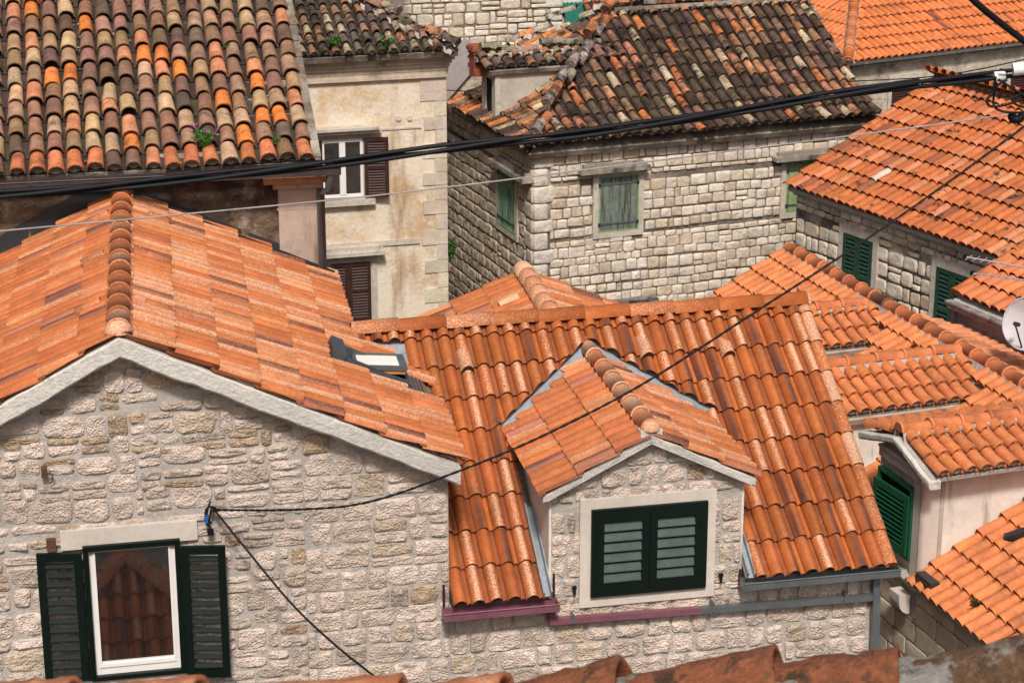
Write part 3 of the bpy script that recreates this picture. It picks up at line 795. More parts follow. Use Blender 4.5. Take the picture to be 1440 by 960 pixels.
clipD = (FB.pt(0, 0, .0), -FB.N)
mb = MB(); ldm = (dmid - dl) / math.cos(math.atan(dsl))
s_tiles(mb, dDm, -3.75, .02, -.04, ldm, w=.19, L=.50, colfn=col_a_left, vmax=ldm, h=.066, th=.045)
s_tiles(mb, dDr, -.02, 3.75, -.04, ldm, w=.19, L=.50, colfn=col_a, vmax=ldm)
roof_slab(mb, dDm, -3.7, .0, 0, ldm); roof_slab(mb, dDr, 0, 3.7, 0, ldm)
rfd = mb.build('roof', [M['tile_new'], M['concrete']], dorm, clip=((FB.pt(0, 0, .035), -FB.N),))
mb = MB(); ap3 = FA.pt(dmid, dap[1], .15)
ridge(mb, ap3 + vd(102) * .06 + Z * .05, ap3 + vd(102) * 3.55 + Z * .05, .12, .42, lambda: (jit(OR_PALE), None, U_(.4, .95)), taper=.91)
P = []
for i in range(6):
    a = math.pi / 2 * i / 5
    for k in range(11):
        b = math.pi * k / 10; rr = .122 * math.cos(a)
        P.append(ap3 + Z * (.06 + rr * math.sin(b) * .98) + vd(102) * (.08 - .12 * math.sin(a)) + FA.U * (rr * math.cos(b)))
mb.add(P, [(i * 11 + k, i * 11 + k + 1, i * 11 + k + 12, i * 11 + k + 11) for i in range(5) for k in range(10)], (*OR_PALE, .8), 0, True)
mb.build('ridge_cap', [M['tile_new'], M['mortar']], dorm)
mb = MB()
wavy_band(mb, FA, (dl - .01, de - .01), (dmid, dap[1] + .015), .11, .0, .145, .08, .012); wavy_band(mb, FA, (dmid, dap[1] + .015), (dr + .01, de - .01), .11, .0, .145, .08, .012)
mb.box(FA, dmid - .13, dmid + .13, dap[1] - .1, dap[1] + .06, .0, .15)
mb.build('verge', M['concrete'], dorm)
mb = MB()
gu0, gu1 = FA.uv(829, 768)[0], FA.uv(991, 765)[0]; gv0, gv1 = FA.uv(910, 828)[1], FA.uv(910, 707)[1]
frame4(mb, FA, su0, su1, sv0, sv1, gu0 - su0 + .01, .0, .055, bt=sv1 - gv1 + .01, bb=gv0 - sv0 + .01)
mb.build('window_surround', M['surround'], dorm)
mb = MB(); frame4(mb, FA, gu0, gu1, gv0, gv1, .06, .0, .1); mb.box(FA, gu0 + .05, gu1 - .05, gv0 + .05, gv1 - .05, .0, .02); mb.build('window_frame', M['green_dark'], dorm)
gm = (gu0 + gu1) / 2
for k, (a, b) in enumerate(((gu0 + .062, gm - .004), (gm + .004, gu1 - .062))):
    mb = MB(); louver(mb, FA, a, b, gv0 + .062, gv1 - .062, .055, .045, .09, 8, tilt=.04, msl=1, dh=.33)
    hx = a + .02 if k == 0 else b - .02
    for vv in (gv0 + .2, gv1 - .28):
        mb.box(FA, hx - .05, hx + .05, vv - .012, vv + .012, .101, .108); mb.box(FA, hx - .012, hx + .012, vv - .045, vv + .045, .101, .112)
    mb.build('shutter', [M['green_dark'], M['green_skylit']], dorm)
for x, y in ((808, 830), (1014, 812)):
    mb = MB(); a = FA.loc(onp(x, y, FA.pt(0, 0, .06), FA.N)); mb.box(FA, a[0] - .012, a[0] + .012, a[1] - .06, a[1] + .05, .04, .07); mb.box(FA, a[0] - .03, a[0] + .02, a[1] + .03, a[1] + .055, .04, .09)
    mb.build('shutter_catch', M['rubber'], dorm)
# rear wing of the middle house
wr = at(735, 384, 20.4); wt = 10
wdir = vd(wt + 90); wsl = 23
FW1 = rooffr(wr - vd(wt) * 1.55 - Z * 1.55 * math.tan(rad(wsl)), wt - 90, wsl); FW2 = rooffr(wr + vd(wt) * 1.6 - Z * 1.6 * math.tan(rad(wsl)), wt + 90, wsl)
mb = MB(); lw = 1.6 / math.cos(rad(wsl))
s_tiles(mb, FW1, 0, 3.2, 0, lw, w=.19, L=.52, colfn=col_a_left, vmax=lw); s_tiles(mb, FW2, -3.2, 0, 0, lw, w=.19, L=.52, colfn=col_a, vmax=lw)
roof_slab(mb, FW1, 0, 3.2, 0, lw); roof_slab(mb, FW2, -3.2, 0, 0, lw)
u, v = FW1.uv(716, 423, .1)
P = []
for q in (0, 1):
    for k in range(9):
        a = math.pi * k / 8; P.append(FW1.pt(u - .075 * math.cos(a), v - .15 + q * .3, .09 + .075 * math.sin(a)))
mb.add(P, [(k, k + 1, k + 10, k + 9) for k in range(8)], (*OR_PALE, .9), 0, True)
rw = mb.build('rear_wing_roof', [M['tile_new'], M['mortar_dark']], B)
mb = MB(); ridge(mb, wr - wdir * 2.9 + Z * .05, wr + Z * .05, .15, .42, lambda: (jit(OR_NEW), None, U_(.3, .95)), collar=0, taper=.97)
P = []
for i in range(6):
    a = math.pi / 2 * i / 5
    for k in range(11):
        b = math.pi * k / 10; rr = .148 * math.cos(a)
        P.append(wr + Z * (.05 + rr * math.sin(b)) + wdir * (.1 * math.sin(a)) + vd(wt) * (rr * math.cos(b)))
mb.add(P, [(i * 11 + k, i * 11 + k + 1, i * 11 + k + 12, i * 11 + k + 11) for i in range(5) for k in range(10)], (*OR_NEW, .6), 0, True)
mb.build('ridge_cap', [M['tile_new'], M['mortar']], rw)
mb = MB(); q = [wr - vd(wt) * 1.4 - Z * (1.4 * math.tan(rad(wsl)) + .1), wr - Z * .1, wr + vd(wt) * 1.4 - Z * (1.4 * math.tan(rad(wsl)) + .1)]
q = [V3((q[0].x, q[0].y, 0)), q[0], q[1], q[2], V3((q[2].x, q[2].y, 0))]
mb.prism([p - wdir * .12 for p in q], -wdir * 2.2)
mb.build('rear_wing_wall', M['pl_e'], B)
# ================================================================ C: old-roofed house behind, upper left
C = thing('old_house', 'weathered old barrel-tiled house behind the front gable, upper left with brown gutter', 'house', FC.pt(-1, -CW.z, -2))
cU1 = FC.uv(443, 300)[0]; pU0 = FC.uv(391, 300)[0]
OC = onp(100, 249, FC.pt(0, 0, .38), FC.N); eC = FC.loc(OC)[1]
mb = MB()
mb.prism([FC.pt(-6, -CW.z, 0), FC.pt(cU1, -CW.z, 0), FC.pt(cU1, eC + .05, 0), FC.pt(-6, eC + .05, 0)], -FC.N * 6)
# rough broken face: displaced sheet
nx, ny = 90, 20; P = []; z0 = -2.2
for j in range(ny + 1):
    for i in range(nx + 1):
        u = -6 + (cU1 + 5.98) * i / nx; v = z0 + (eC - z0) * j / ny
        k = .03 + .045 * NZ.noise(V3((u * 2.2, v * 2.2, 2))) + .03 * NZ.noise(V3((u * 6, v * 6, 5)))
        P.append(FC.pt(u, v, max(.004, k)))
mb.add(P, [(j * (nx + 1) + i, j * (nx + 1) + i + 1, (j + 1) * (nx + 1) + i + 1, (j + 1) * (nx + 1) + i) for j in range(ny) for i in range(nx)], smooth=True)
mb.build('wall', M['pl_cdark'], C)
mb = MB()
mb.box(FC, pU0, cU1 + .02, -2.5, eC - .02, -.3, .1)
for (a, b, o) in ((.36, .27, .17), (.27, .20, .14), (.14, .10, .13)):
    mb.box(FC, pU0 - (o - .1), cU1 + o - .08, eC - a, eC - b, -.3, o)
mb.box(FC, pU0 - .02, cU1 + .05, -.42 + eC - .25, -.40 + eC - .25, -.3, .104)
mb.build('pilaster', M['pl_c'], C)
mb = MB()
mb.box(FC, pU0 - .2, cU1 + .17, eC - .27, eC - .19, -.3, .26)
mb.build('cornice', mat('orange_plaster', (.55, .27, .13), var=.2, vscale=4, rough=.95, bump=.01, bscale=20, dark=((.2, .11, .07), .25, 3, .12)), C)
SCd = 26
FCr = rooffr(OC, 11.5, SCd, warp=lambda u, v: .035 * NZ.noise(V3((u * .5, v * .6, 4))))
uC1 = FCr.uv(441, 232)[0]
mb = MB()
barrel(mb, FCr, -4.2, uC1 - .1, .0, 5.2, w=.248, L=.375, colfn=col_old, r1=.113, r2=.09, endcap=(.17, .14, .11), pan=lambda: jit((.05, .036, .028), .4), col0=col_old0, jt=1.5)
roof_slab(mb, FCr, -4.3, uC1 + .06, .04, 5.3, mi=1, t=.1)
# loose mortar and lichen crumbs between the covers
for _ in range(260):
    u = U_(-4.1, uC1); v = U_(.1, 5.1); s = U_(.008, .022)
    g = random.choice([(.4, .38, .33), (.3, .28, .24), (.12, .1, .08)])
    mb.box(FCr.turned(u, v, .03 + R() * .03, U_(0, 90)), -s, s, -s, s, 0, s, (*g, 0))
rC = mb.build('roof', [M['tile_old'], M['mortar_dark']], C)
mb = MB()
mb.box(FCr, uC1 + .02, uC1 + .09, -.02, 5.3, -.12, .09)
for j in range(14): mb.box(FCr.turned(uC1 + .05, j * .375 + .02, .092, U_(-2, 2)), -.06, .05, 0, .36, 0, .02)
mb.build('verge', M['mortar_dark'], rC)
mb = MB()
ga = onp(-80, 266, FC.pt(0, 0, .46), FC.N); gb = onp(479, 249, FC.pt(0, 0, .46), FC.N); gb.z = ga.z = (ga.z + gb.z) / 2
channel(mb, ga, gb, .15, .10)
mb.build('gutter', M['gutter_brown'], C)
mb = MB()
p0 = gb + FC.U * -.14 - Z * .0; p1 = p0 - Z * .2; p2 = p1 - FC.N * .32 - Z * .14 - FC.U * .1; p3 = p2 - Z * 3
mb.tube([p0, p1, p2, p3], .06, 8); mb.build('downpipe', M['gutter_grey'], C)
# ================================================================ D: cream plastered house
FD = wallfr(at(628, 300, 25.5), 15); zD = FD.O.z
D = thing('plastered_house', 'tall ochre plastered house with quoined corner and brown shutters beside the alley', 'house', FD.pt(-2, -zD, -2))
OD = onp(640, 74, FD.pt(0, 0, .36), FD.N); eD = FD.loc(OD)[1]
mb = MB(); mb.prism([FD.pt(-5, -zD, 0), FD.pt(0, -zD, 0), FD.pt(0, eD, 0), FD.pt(-5, eD, 0)], -FD.N * 6); mb.build('wall', M['pl_d'], D)
mb = MB(); c0 = FD.uv(540, 108)[1]; ct = eD - .02
for i in range(6):
    t0, t1 = i / 6, (i + 1) / 6; o = .05 + .26 * (t0 ** 1.8)
    mb.box(FD, -5, o * .8, c0 + (ct - c0) * t0, c0 + (ct - c0) * t1 - .001, -.2, o)
mb.box(FD, -5, .05, c0 - .05, c0 - .002, -.2, .075)
mb.build('cornice', M['pl_d2'] if 'pl_d2' in M else mat('cornice_plaster', (.50, .42, .33), var=.2, vscale=2, rough=.95, bump=.01, bscale=15, dark=((.18, .14, .1), .22, 1.4, .1)), D)
mb = MB(); y = c0 - .03; k = 0
while y > -4:
    h = U_(.24, .30); w = (.44 if k % 2 == 0 else .20) * U_(.9, 1.1)
    if k == 0: h = .46
    b = MB(); mb.box(FD, -w, .015, y - h + .006, y - .006, -.2, .018 + .006 * R(), (*jit((.56, .49, .40), .1), 0)); y -= h; k += 1
mb.build('quoin', mat('pale_quoin_stone', None, var=.15, vscale=3, rough=.9, bump=.012, bscale=14, dark=[((.2, .16, .12), .12, 2, .06), ((.07, .06, .05), .05, 4, .04)]), D)
mb = MB()
v = FD.uv(520, 182)[1]; mb.box(FD, FD.uv(440, 170)[0], FD.uv(592, 180)[0], v - .03, v, -.1, .02); mb.build('string_course', M['surround_old'], D); mb = MB()
v = FD.uv(520, 343)[1]; mb.box(FD, FD.uv(440, 170)[0], FD.uv(590, 340)[0], v - .05, v + .05, -.1, .03)
mb.build('string_course', M['surround_old'], D)
for x in (560, 576):
    mb = MB(); u, v = FD.uv(x, 166); mb.tube([FD.pt(u, v, -.01), FD.pt(u, v, .03)], .05, 12); mb.build('wall_plate', M['surround'], D)
# upper window
a0, a1 = FD.uv(452, 235)[0], FD.uv(510, 232)[0]; b0, b1 = FD.uv(480, 277)[1], FD.uv(480, 196)[1]
mb = MB(); frame4(mb, FD, a0 - .16, a1 + .16, b0 - .14, b1 + .2, .15, -.05, .03, bt=.2, bb=.13)
w2 = mb.build('window', M['surround_old'], D)
mb = MB(); v = FD.uv(490, 186)[1]; mb.box(FD, FD.uv(440, 175)[0], FD.uv(534, 175)[0], v, v + .07, -.1, .19); mb.box(FD, FD.uv(442, 175)[0], FD.uv(530, 175)[0], v + .07, v + .12, -.1, .25); mb.build('lintel', M['surround_old'], w2)
mb = MB(); v = FD.uv(490, 286)[1]; mb.box(FD, FD.uv(440, 175)[0], FD.uv(524, 175)[0], v - .02, v + .1, -.1, .12); mb.build('sill', M['surround_old'], w2)
mb = MB(); am = (a0 + a1) / 2
frame4(mb, FD, a0, a1, b0, b1, .05, 0, .05); mb.box(FD, am - .055, am + .055, b0 + .05, b1 - .05, .0, .06)
mb.build('sash', M['white_paint'], w2)
mb = MB(); mb.box(FD, a0 + .04, a1 - .04, b0 + .04, b1 - .04, .005, .02); mb.build('pane', M['glass'], w2)
mb = MB(); f = FD.turned(a1 + .02, 0, .06, 6); louver(mb, f, 0, .44, b0 - .02, b1 + .02, 0, .05, .065, 22, rail=.5, back=1); mb.build('shutter', [M['brown'], M['dark']], w2)
mb = MB(); f = FD.turned(a0 - .02, 0, .06, -30); louver(mb, f, -.40, 0, b0 - .02, b1 + .02, 0, .05, .065, 22, rail=.5, back=1); mb.build('shutter', [M['brown'], M['dark']], w2)
# lower window
a0, a1 = FD.uv(459, 420)[0], FD.uv(521, 410)[0]; b0, b1 = FD.uv(490, 451)[1], FD.uv(490, 369)[1]
mb = MB(); frame4(mb, FD, a0 - .1, a1 + .13, b0 - .14, b1 + .14, .1, -.05, .03); w3 = mb.build('window', M['surround_old'], D)
mb = MB(); v = FD.uv(490, 357)[1]; mb.box(FD, FD.uv(440, 350)[0], FD.uv(539, 345)[0], v, v + .07, -.1, .22); mb.box(FD, FD.uv(442, 350)[0], FD.uv(536, 345)[0], v + .07, v + .16, -.1, .16); mb.build('lintel', M['surround_old'], w3)
am = (a0 + a1) / 2
for q, (x0, x1) in enumerate(((a0, am - .005), (am + .005, a1))):
    mb = MB(); louver(mb, FD, x0, x1, b0, b1, .03, .045, .06, 20, rail=.52, back=1); mb.build('shutter', [M['brown'], M['dark']], w3)
# roof
FDr = rooffr(OD, 15, 26); mb = MB()
hipD = (FDr.pt(0, 0, 0), (FDr.U + FDr.V.cross(V3((0, 0, 0)))).normalized())
hd = (FDr.U * -.88 + FDr.V * 1.0); nrm = hd.cross(Z).normalized()
if nrm.dot(FDr.U) < 0: nrm = -nrm
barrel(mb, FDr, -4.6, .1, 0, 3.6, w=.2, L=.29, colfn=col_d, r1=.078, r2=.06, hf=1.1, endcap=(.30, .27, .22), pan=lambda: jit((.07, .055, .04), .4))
roof_slab(mb, FDr, -4.6, .1, .03, 3.6, mi=1, t=.12)
rD = mb.build('roof', [M['tile_moss'], M['mortar_dark']], D, clip=((FDr.pt(0, 0, 0), nrm),))
mb = MB()
FDs = rooffr(OD, 105, 26); roof_slab(mb, FDs, 0, 5, 0, 3.5, mi=0)
mb.build('side_roof', M['mortar_dark'], rD, clip=((FDr.pt(0, 0, 0), -nrm),))
mb = MB(); ridge(mb, FDr.pt(0, 0, .05), FDr.pt(0, 0, .05) + hd * 3.5, .11, .33, col_d, jt=1, bed=.06); mb.build('hip_cap', [M['tile_moss'], M['mortar']], rD)
# ================================================================ E: rear stone house with hipped mossy roof
FE = wallfr(at(750, 260, 27), 21); zE = FE.O.z
FEL = Fr(FE.O, vd(-69), Z)
E_ = thing('stone_house', 'old pale stone house under a blackened hipped barrel-tile roof, faded green shutters', 'house', FE.pt(2, -zE, -3))
SE = 30
oE = onp(985, 195, FE.pt(0, 0, .3), FE.N); FEr0 = rooffr(oE, 21, SE)
cu = FEr0.uv(743, 222)[0]; FEr = rooffr(FEr0.pt(cu, 0, 0), 21, SE, warp=lambda u, v: .20 * max(0, 1 - v / 1.6) ** 2 - .05 + .04 * NZ.noise(V3((u * .45, v * .5, 8))))
FErp = rooffr(FEr0.pt(cu, 0, 0), 21, SE)
au, av = FErp.uv(860, 17); ru = FErp.uv(1133, 2)[0]; eu = FErp.uv(1226, 166)[0]
rise = av * math.sin(rad(SE)); SEL = math.degrees(math.atan2(rise, au)); run = av * math.cos(rad(SE))
FElr = rooffr(FErp.O, -69, SEL, warp=lambda u, v: .12 * max(0, 1 - v / 1.4) ** 2 - .05)
apex = FErp.pt(au, av, 0)
hn = (apex - FErp.O).cross(Z).normalized()
if hn.dot(FErp.U) > 0: hn = -hn    # points to the left side
ev = FE.loc(FErp.O)[1]
mb = MB()
mb.prism([FE.pt(0, -zE, 0), FE.pt(eu - .15, -zE, 0), FE.pt(eu - .15, ev + .1, 0), FE.pt(0, ev + .1, 0)], -FE.N * (2 * run - .6), mi=0)
mb.prism([FEL.pt(-13, -zE, 0), FEL.pt(-3, -zE, 0), FEL.pt(-3, ev + .05, 0), FEL.pt(-13, ev + .05, 0)], vd(21) * 1.5, mi=0)
def hole(fr, x0, x1, y0, y1, ym=None):
    xm = (x0 + x1) / 2
    return (fr.uv(x0, (y0 + y1) / 2)[0], fr.uv(x1, (y0 + y1) / 2)[0], fr.uv(xm, y1)[1], fr.uv(xm, y0)[1])
h1 = hole(FE, 833, 904, 241, 332); h2 = hole(FE, 1097, 1175, 222, 303); h3 = hole(FE, 852, 905, 424, 470)
stones(mb, FE, .36, eu - .2, -3.2, ev - .12, (.17, .25), (.20, .36), .02, .035, sc_e, [h1, h2, h3], None, wob=.05, rough=.006, sq=11, split=.12, n=16)
y = -3.2; k = 0
while y < ev - .2:       # corner quoins
    h = U_(.26, .36); w = .42 if k % 2 else .30
    stone(mb, FE, .0, w, y + .01, min(y + h, ev - .13) - .01, .04, lambda u, v: jit((.60, .55, .48), .08), 1, .006, 9)
    stone(mb, FEL, -(.72 - w), -.0, y + .01, min(y + h, ev - .13) - .01, .035, lambda u, v: jit((.50, .44, .37), .08), 1, .006, 9)
    y += h; k += 1
hl = hole(FEL, 700, 730, 232, 330)
stones(mb, FEL, -12.5, -.36, -4.5, ev - .1, (.2, .28), (.28, .55), .025, .03, lambda u, v: jl(lerp((.50, .42, .33), (.30, .235, .17), min(1, max(0, (-u - 1.2) / 3.5) * .75 + .45 * max(0, NZ.noise(V3((u * .8, v * .8, 3)))))), .14), [hl], None, wob=.02, rough=.010, sq=9, split=.05, n=16)  # stones painted darker deeper in for the alley's shade, plus patchy grime
mb.build('wall', [mat('dark_old_joint', (.17, .145, .12), var=.35, vscale=2, rough=.95, bump=.02, bscale=20, light=((.48, .42, .34), .30, .9, .12)), M['stone_far']], E_)
mb = MB(); mb.box(FE, -.02, eu - .12, ev - .17, ev - .02, -.2, .06); mb.box(FEL, -8.5, -.02, ev - .14, ev - .02, -.2, .05)
mb.build('eave_course', M['surround_old'], E_)
# roof
def hipkeep(u, v): return True
mb = MB()
nE = 27
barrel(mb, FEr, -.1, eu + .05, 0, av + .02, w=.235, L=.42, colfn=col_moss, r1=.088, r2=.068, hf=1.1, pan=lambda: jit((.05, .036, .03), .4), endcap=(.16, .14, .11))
mb2 = MB()
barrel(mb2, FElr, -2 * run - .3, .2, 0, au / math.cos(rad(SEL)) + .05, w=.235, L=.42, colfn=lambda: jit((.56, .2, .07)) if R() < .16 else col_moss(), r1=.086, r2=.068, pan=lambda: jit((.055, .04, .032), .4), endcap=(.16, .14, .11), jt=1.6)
roof_slab(mb, FErp, 0, eu + .02, .04, av, mi=1, t=.12, w=-.06)
roof_slab(mb2, FElr, -2 * run, 0, .04, au / math.cos(rad(SEL)), mi=1, t=.1, w=-.06)
vclip = (FErp.pt(eu + .03, 0, 0), (FErp.V * -(eu - ru) + FErp.U * -av).cross(FErp.N).cross(FErp.N))
lean = (ru - eu); vdir = FErp.V * av + FErp.U * lean; vn_ = vdir.cross(FErp.N).normalized()
if vn_.dot(FErp.U) < 0: vn_ = -vn_
rE = mb.build('roof', [M['tile_moss'], M['mortar_dark']], E_, clip=((FErp.O, hn), (FErp.pt(eu + .06, 0, 0), vn_)))
back = FErp.O + vd(111) * 2 * run; hb = (apex - back).cross(Z).normalized()
if hb.dot(vd(111)) < 0: hb = -hb
mb2.build('hip_roof', [M['tile_moss'], M['mortar_dark']], E_, clip=((FErp.O, -hn), (back, hb)))
mb = MB(); FEb = rooffr(FErp.O + FErp.U * (eu) + vd(111) * 2 * run, 201, SE); roof_slab(mb, FEb, 0, eu, 0, av, mi=0)
mb.build('back_roof', M['mortar_dark'], E_, clip=((back, -hb),))
def col_hip(): return jit((.58, .22, .09)) if R() < .3 else jit((.40, .35, .29), .25)
mb = MB(); ridge(mb, FErp.pt(.06, .08, .13), apex + Z * .10, .115, .36, col_hip, jt=2); ridge(mb, apex + Z * .1, FErp.pt(ru, av, .1), .12, .36, col_hip, jt=1, bed=.06, bedmi=1)
ridge(mb, back + Z * .1, apex + Z * .1, .11, .36, col_hip, jt=2)
mb.build('ridge_cap', [M['tile_moss'], M['mortar_dark']], rE)
mb = MB()
for j in range(16): mb.box(FErp, eu + .0 + lean * (j + .5) / 16, eu + .07 + lean * (j + .5) / 16 + U_(-.02, .02), j * av / 16, (j + .97) * av / 16, -.08, .07 + U_(-.02, .02), (*jit(random.choice([(.10, .07, .055), (.2, .14, .1), (.3, .2, .14)]), .3), 0))
mb.build('verge', M['tile_moss'], rE)
def plank_shutter(name, par, fr, u0, u1, v0, v1, m, w=.02, nb=4, straps=2, edge=None):
    mb = MB(); n = nb; g = (u1 - u0) / n
    for i in range(n): mb.box(fr, u0 + g * i + .004, u0 + g * (i + 1) - .004, v0, v1, w, w + .03 + .004 * (i % 2))
    mb.box(fr, u0 - .03, u1 + .03, v0 - .03, v1 + .03, w - .03, w + .005, mi=1)
    frame4(mb, fr, u0 - .035, u1 + .035, v0 - .035, v1 + .035, .03, w - .02, w + .045, mi=2)
    for k in range(straps):
        y = v0 + (v1 - v0) * (.12 + .76 * k / max(1, straps - 1))
        mb.box(fr, u0 + .01, u0 + (u1 - u0) * .97, y - .018, y + .018, w + .036, w + .046, mi=3)
        for uu in (u0 - .02, u1 + .01): mb.box(fr, uu - .025, uu + .025, y - .04, y + .03, w + .03, w + .06, mi=1)
    return mb.build(name, [m, M['lead_dark'], M['green_plank_b'] if edge is None else edge, M['gutter_grey']], par)
def ewin(fr, h, shut, m, lint=None, sill=.13, lf=None, side=.12):
    mb = MB(); frame4(mb, fr, h[0], h[1], h[2], h[3], side, -.05, .05, bt=.08, bb=sill)
    w = mb.build('window', M['surround_old'] if lf is None else lf, E_)
    plank_shutter('shutter', w, fr, h[0] + side + .03, h[1] - side - .03, h[2] + sill + .03, h[3] - .11, m, w=.01)
    if lint:
        mb = MB(); x0, x1, y0, y1, o = lint; v0 = fr.uv((x0 + x1) / 2, y1)[1]; v1 = fr.uv((x0 + x1) / 2, y0)[1]
        a, b = fr.uv(x0, (y0 + y1) / 2, o)[0], fr.uv(x1, (y0 + y1) / 2, o)[0]
        mb.box(fr, a, b, v1 - .09, v1, -.1, o); mb.box(fr, a + .1, b - .1, v1, v1 + .08, -.1, o * .6); mb.build('lintel', mat('dirty_ledge', (.30, .27, .23), var=.3, vscale=3, rough=.95, bump=.02, bscale=20, dark=((.06, .05, .045), .4, 2, .1)), w)
    return w
ewin(FE, h1, 0, M['green_plank'], (818, 915, 232, 240, .25))
ewin(FE, h2, 0, M['green_plank_b'], (1093, 1190, 214, 222, .25))
ewin(FEL, hl, 0, M['green_plank_c'], (686, 734, 226, 232, .25), side=.13)
mb = MB(); mb.box(FE, h3[0], h3[1], h3[2] - .5, h3[3] - .1, .0, .05); w5 = mb.build('window', M['dark'], E_)
mb = MB(); mb.box(FE, h3[0] - .15, h3[1] + .2, h3[3] + .03, h3[3] + .09, -.1, .28); mb.box(FE, h3[0] - .02, h3[1] + .05, h3[3] - .02, h3[3] + .028, -.1, .2, mi=0); mb.build('lintel', mat('sooty_ledge', (.22, .2, .19), var=.35, vscale=3, rough=.95, bump=.02, bscale=20, dark=((.03, .028, .026), .45, 2, .1)), w5)
# wall dormer on the alley side
du0, dv0 = FEL.uv(700, 190); dtopv = FEL.uv(700, 99)[1]; du1 = du0 - .78
inn = vd(21)
mb = MB()
mb.prism([FEL.pt(du0, ev - .6, .01), FEL.pt(du1, ev - .6, .01), FEL.pt(du1, dtopv, .01), FEL.pt((du0 + du1) / 2, dtopv + .25, .01), FEL.pt(du0, dtopv, .01)], inn * 2.6)
dE = mb.build('dormer', M['pl_e'], E_)
mb = MB()
oo = hole(FEL, 686, 694, 110, 146)
ou0, ou1 = du1 + .22, du0 - .22
frame4(mb, FEL, du1 + .02, du0 + .02, ev - .55, dtopv, .2, -.05, .06, bt=.22, bb=dv0 * 0 + .62)
mb.build('window_surround', M['surround_old'], dE)
mb = MB(); mb.box(FEL, ou0 - .02, ou1 + .02, ev - .0, dtopv - .2, .0, .025); mb.build('opening', M['dark'], dE)
mb = MB()
Fd1 = rooffr(FEL.pt(du0 + .12, dtopv, .22) , 21, 22)
wd = (du0 - du1) / 2 + .12; ld = wd / math.cos(rad(22))
barrel(mb, Fd1, 0, 2.75, 0, ld, w=.23, L=.33, colfn=col_d, r1=.095, r2=.075, pan=lambda: jit((.07, .05, .04), .4), endcap=(.2, .17, .14))
roof_slab(mb, Fd1, 0, 2.8, 0, ld, mi=1)
Fd2 = rooffr(FEL.pt(du1 - .12, dtopv, .22) + inn * 2.7, 201, 22); roof_slab(mb, Fd2, 0, 2.8, 0, ld, mi=1)
barrel(mb, Fd2, 0, 2.7, 0, ld, w=.23, L=.33, colfn=col_d, r1=.095, r2=.075)
rdE = mb.build('roof', [M['tile_moss'], M['mortar_dark']], dE)
mb = MB(); rr0 = Fd1.pt(0, ld, .08); ridge(mb, rr0, rr0 + inn * 2.6, .1, .4, lambda: jit((.5, .27, .2)) if R() < .5 else jit((.3, .27, .22)), jt=1, bed=.08); mb.build('ridge_cap', [M['tile_moss'], M['mortar']], dE)
chp = onp(678, 92, Fd1.pt(0, ld, 0), vd(111)); fch = wallfr(chp + vd(111) * .1 - Z * .25, 21)
mb = MB()
mb.box(fch, -.14, .14, 0, .46, -.28, 0); mb.box(fch, -.16, .16, .46, .52, -.30, .02); mb.box(fch, -.19, .19, .52, .60, -.33, .05); mb.box(fch, -.16, .16, .60, .63, -.3, .02)
mb.build('chimney', M['brick'], dE)
# ================================================================ F: orange-roofed stone house on the right
FF = wallfr(at(1120, 290, 26.5), -59); zF = FF.O.z; innF = vd(31)
F_ = thing('stone_house', 'stone house on the right with broad sooty-streaked orange roof and two green louvred windows', 'house', FF.pt(3, -zF, -3))
oF = onp(1107, 266, FF.pt(0, 0, .25), FF.N); eF = FF.loc(oF)[1]
SF = 25; FFr = rooffr(oF, -59, SF)
vF = FFr.uv(1308, 108)[1]
mb = MB()
mb.prism([FF.pt(0, -zF, 0), FF.pt(9, -zF, 0), FF.pt(9, eF, 0), FF.pt(0, eF, 0)], -FF.N * 7)
runF = vF * math.cos(rad(SF))
mb.prism([FF.pt(0, eF - .1, 0), FF.pt(0, eF - .1, 0) + innF * 7, FF.pt(0, eF + runF * math.tan(rad(SF)) - .1, 0) + innF * runF], FF.U * 8)
def fh(x0, x1, ya, yb, hgt):
    u0, u1 = FF.uv(x0, ya)[0], FF.uv(x1, yb)[0]; v = (FF.uv(x0, ya)[1] + FF.uv(x1, yb)[1]) / 2; return (u0, u1, v - hgt, v)
hf1 = fh(1190, 1230, 326, 340, 1.3); hf2 = fh(1321, 1366, 373, 391, 1.3)
hs = [(a - .1, b + .1, c - .1, d + .12) for a, b, c, d in (hf1, hf2)]
mfs = FF.uv(1240, 350)[0]
stones(mb, FF, .01, 9, -2.6, eF - .1, (.24, .34), (.26, .46), .036, .035, sc_f, hs, None, wob=.03, rough=.007, sq=7, split=.18, n=12)
mb.build('wall', [mat('dark_joint', (.12, .10, .085), var=.4, vscale=1.5, rough=.95, bump=.02, bscale=20, light=((.50, .44, .36), .40, .8, .1)), M['stone_far']], F_)
mb = MB(); mb.box(FF, 0, 9, eF - .12, eF - .01, -.1, .1); mb.build('eave_course', M['pl_g'], F_)
mb = MB()
barrel(mb, FFr, 0, 9.2, 0, vF, w=.205, L=.41, colfn=col_f, r1=.099, r2=.087, pan=lambda: jit((.40, .13, .06), .3), jt=.45, hf=.8, vmax=vF)
roof_slab(mb, FFr, -.05, 9.2, .05, vF)
FFb = rooffr(FFr.pt(9.2, 0, 0) + innF * 2 * runF, 121, SF); roof_slab(mb, FFb, 0, 9.2, 0, vF)
barrel(mb, FFb, 0, 9.2, vF - 1.2, vF, w=.235, L=.40, colfn=col_f, r1=.11, r2=.1, jt=.4)
rF = mb.build('roof', [M['tile_f'], M['mortar']], F_)
mb = MB(); ridge(mb, FFr.pt(-.02, vF, .07), FFr.pt(9.2, vF, .07), .13, .45, col_clay, bed=.09, bedmi=1, collar=.02); mb.build('ridge_cap', [M['tile_clay'], M['mortar']], rF)
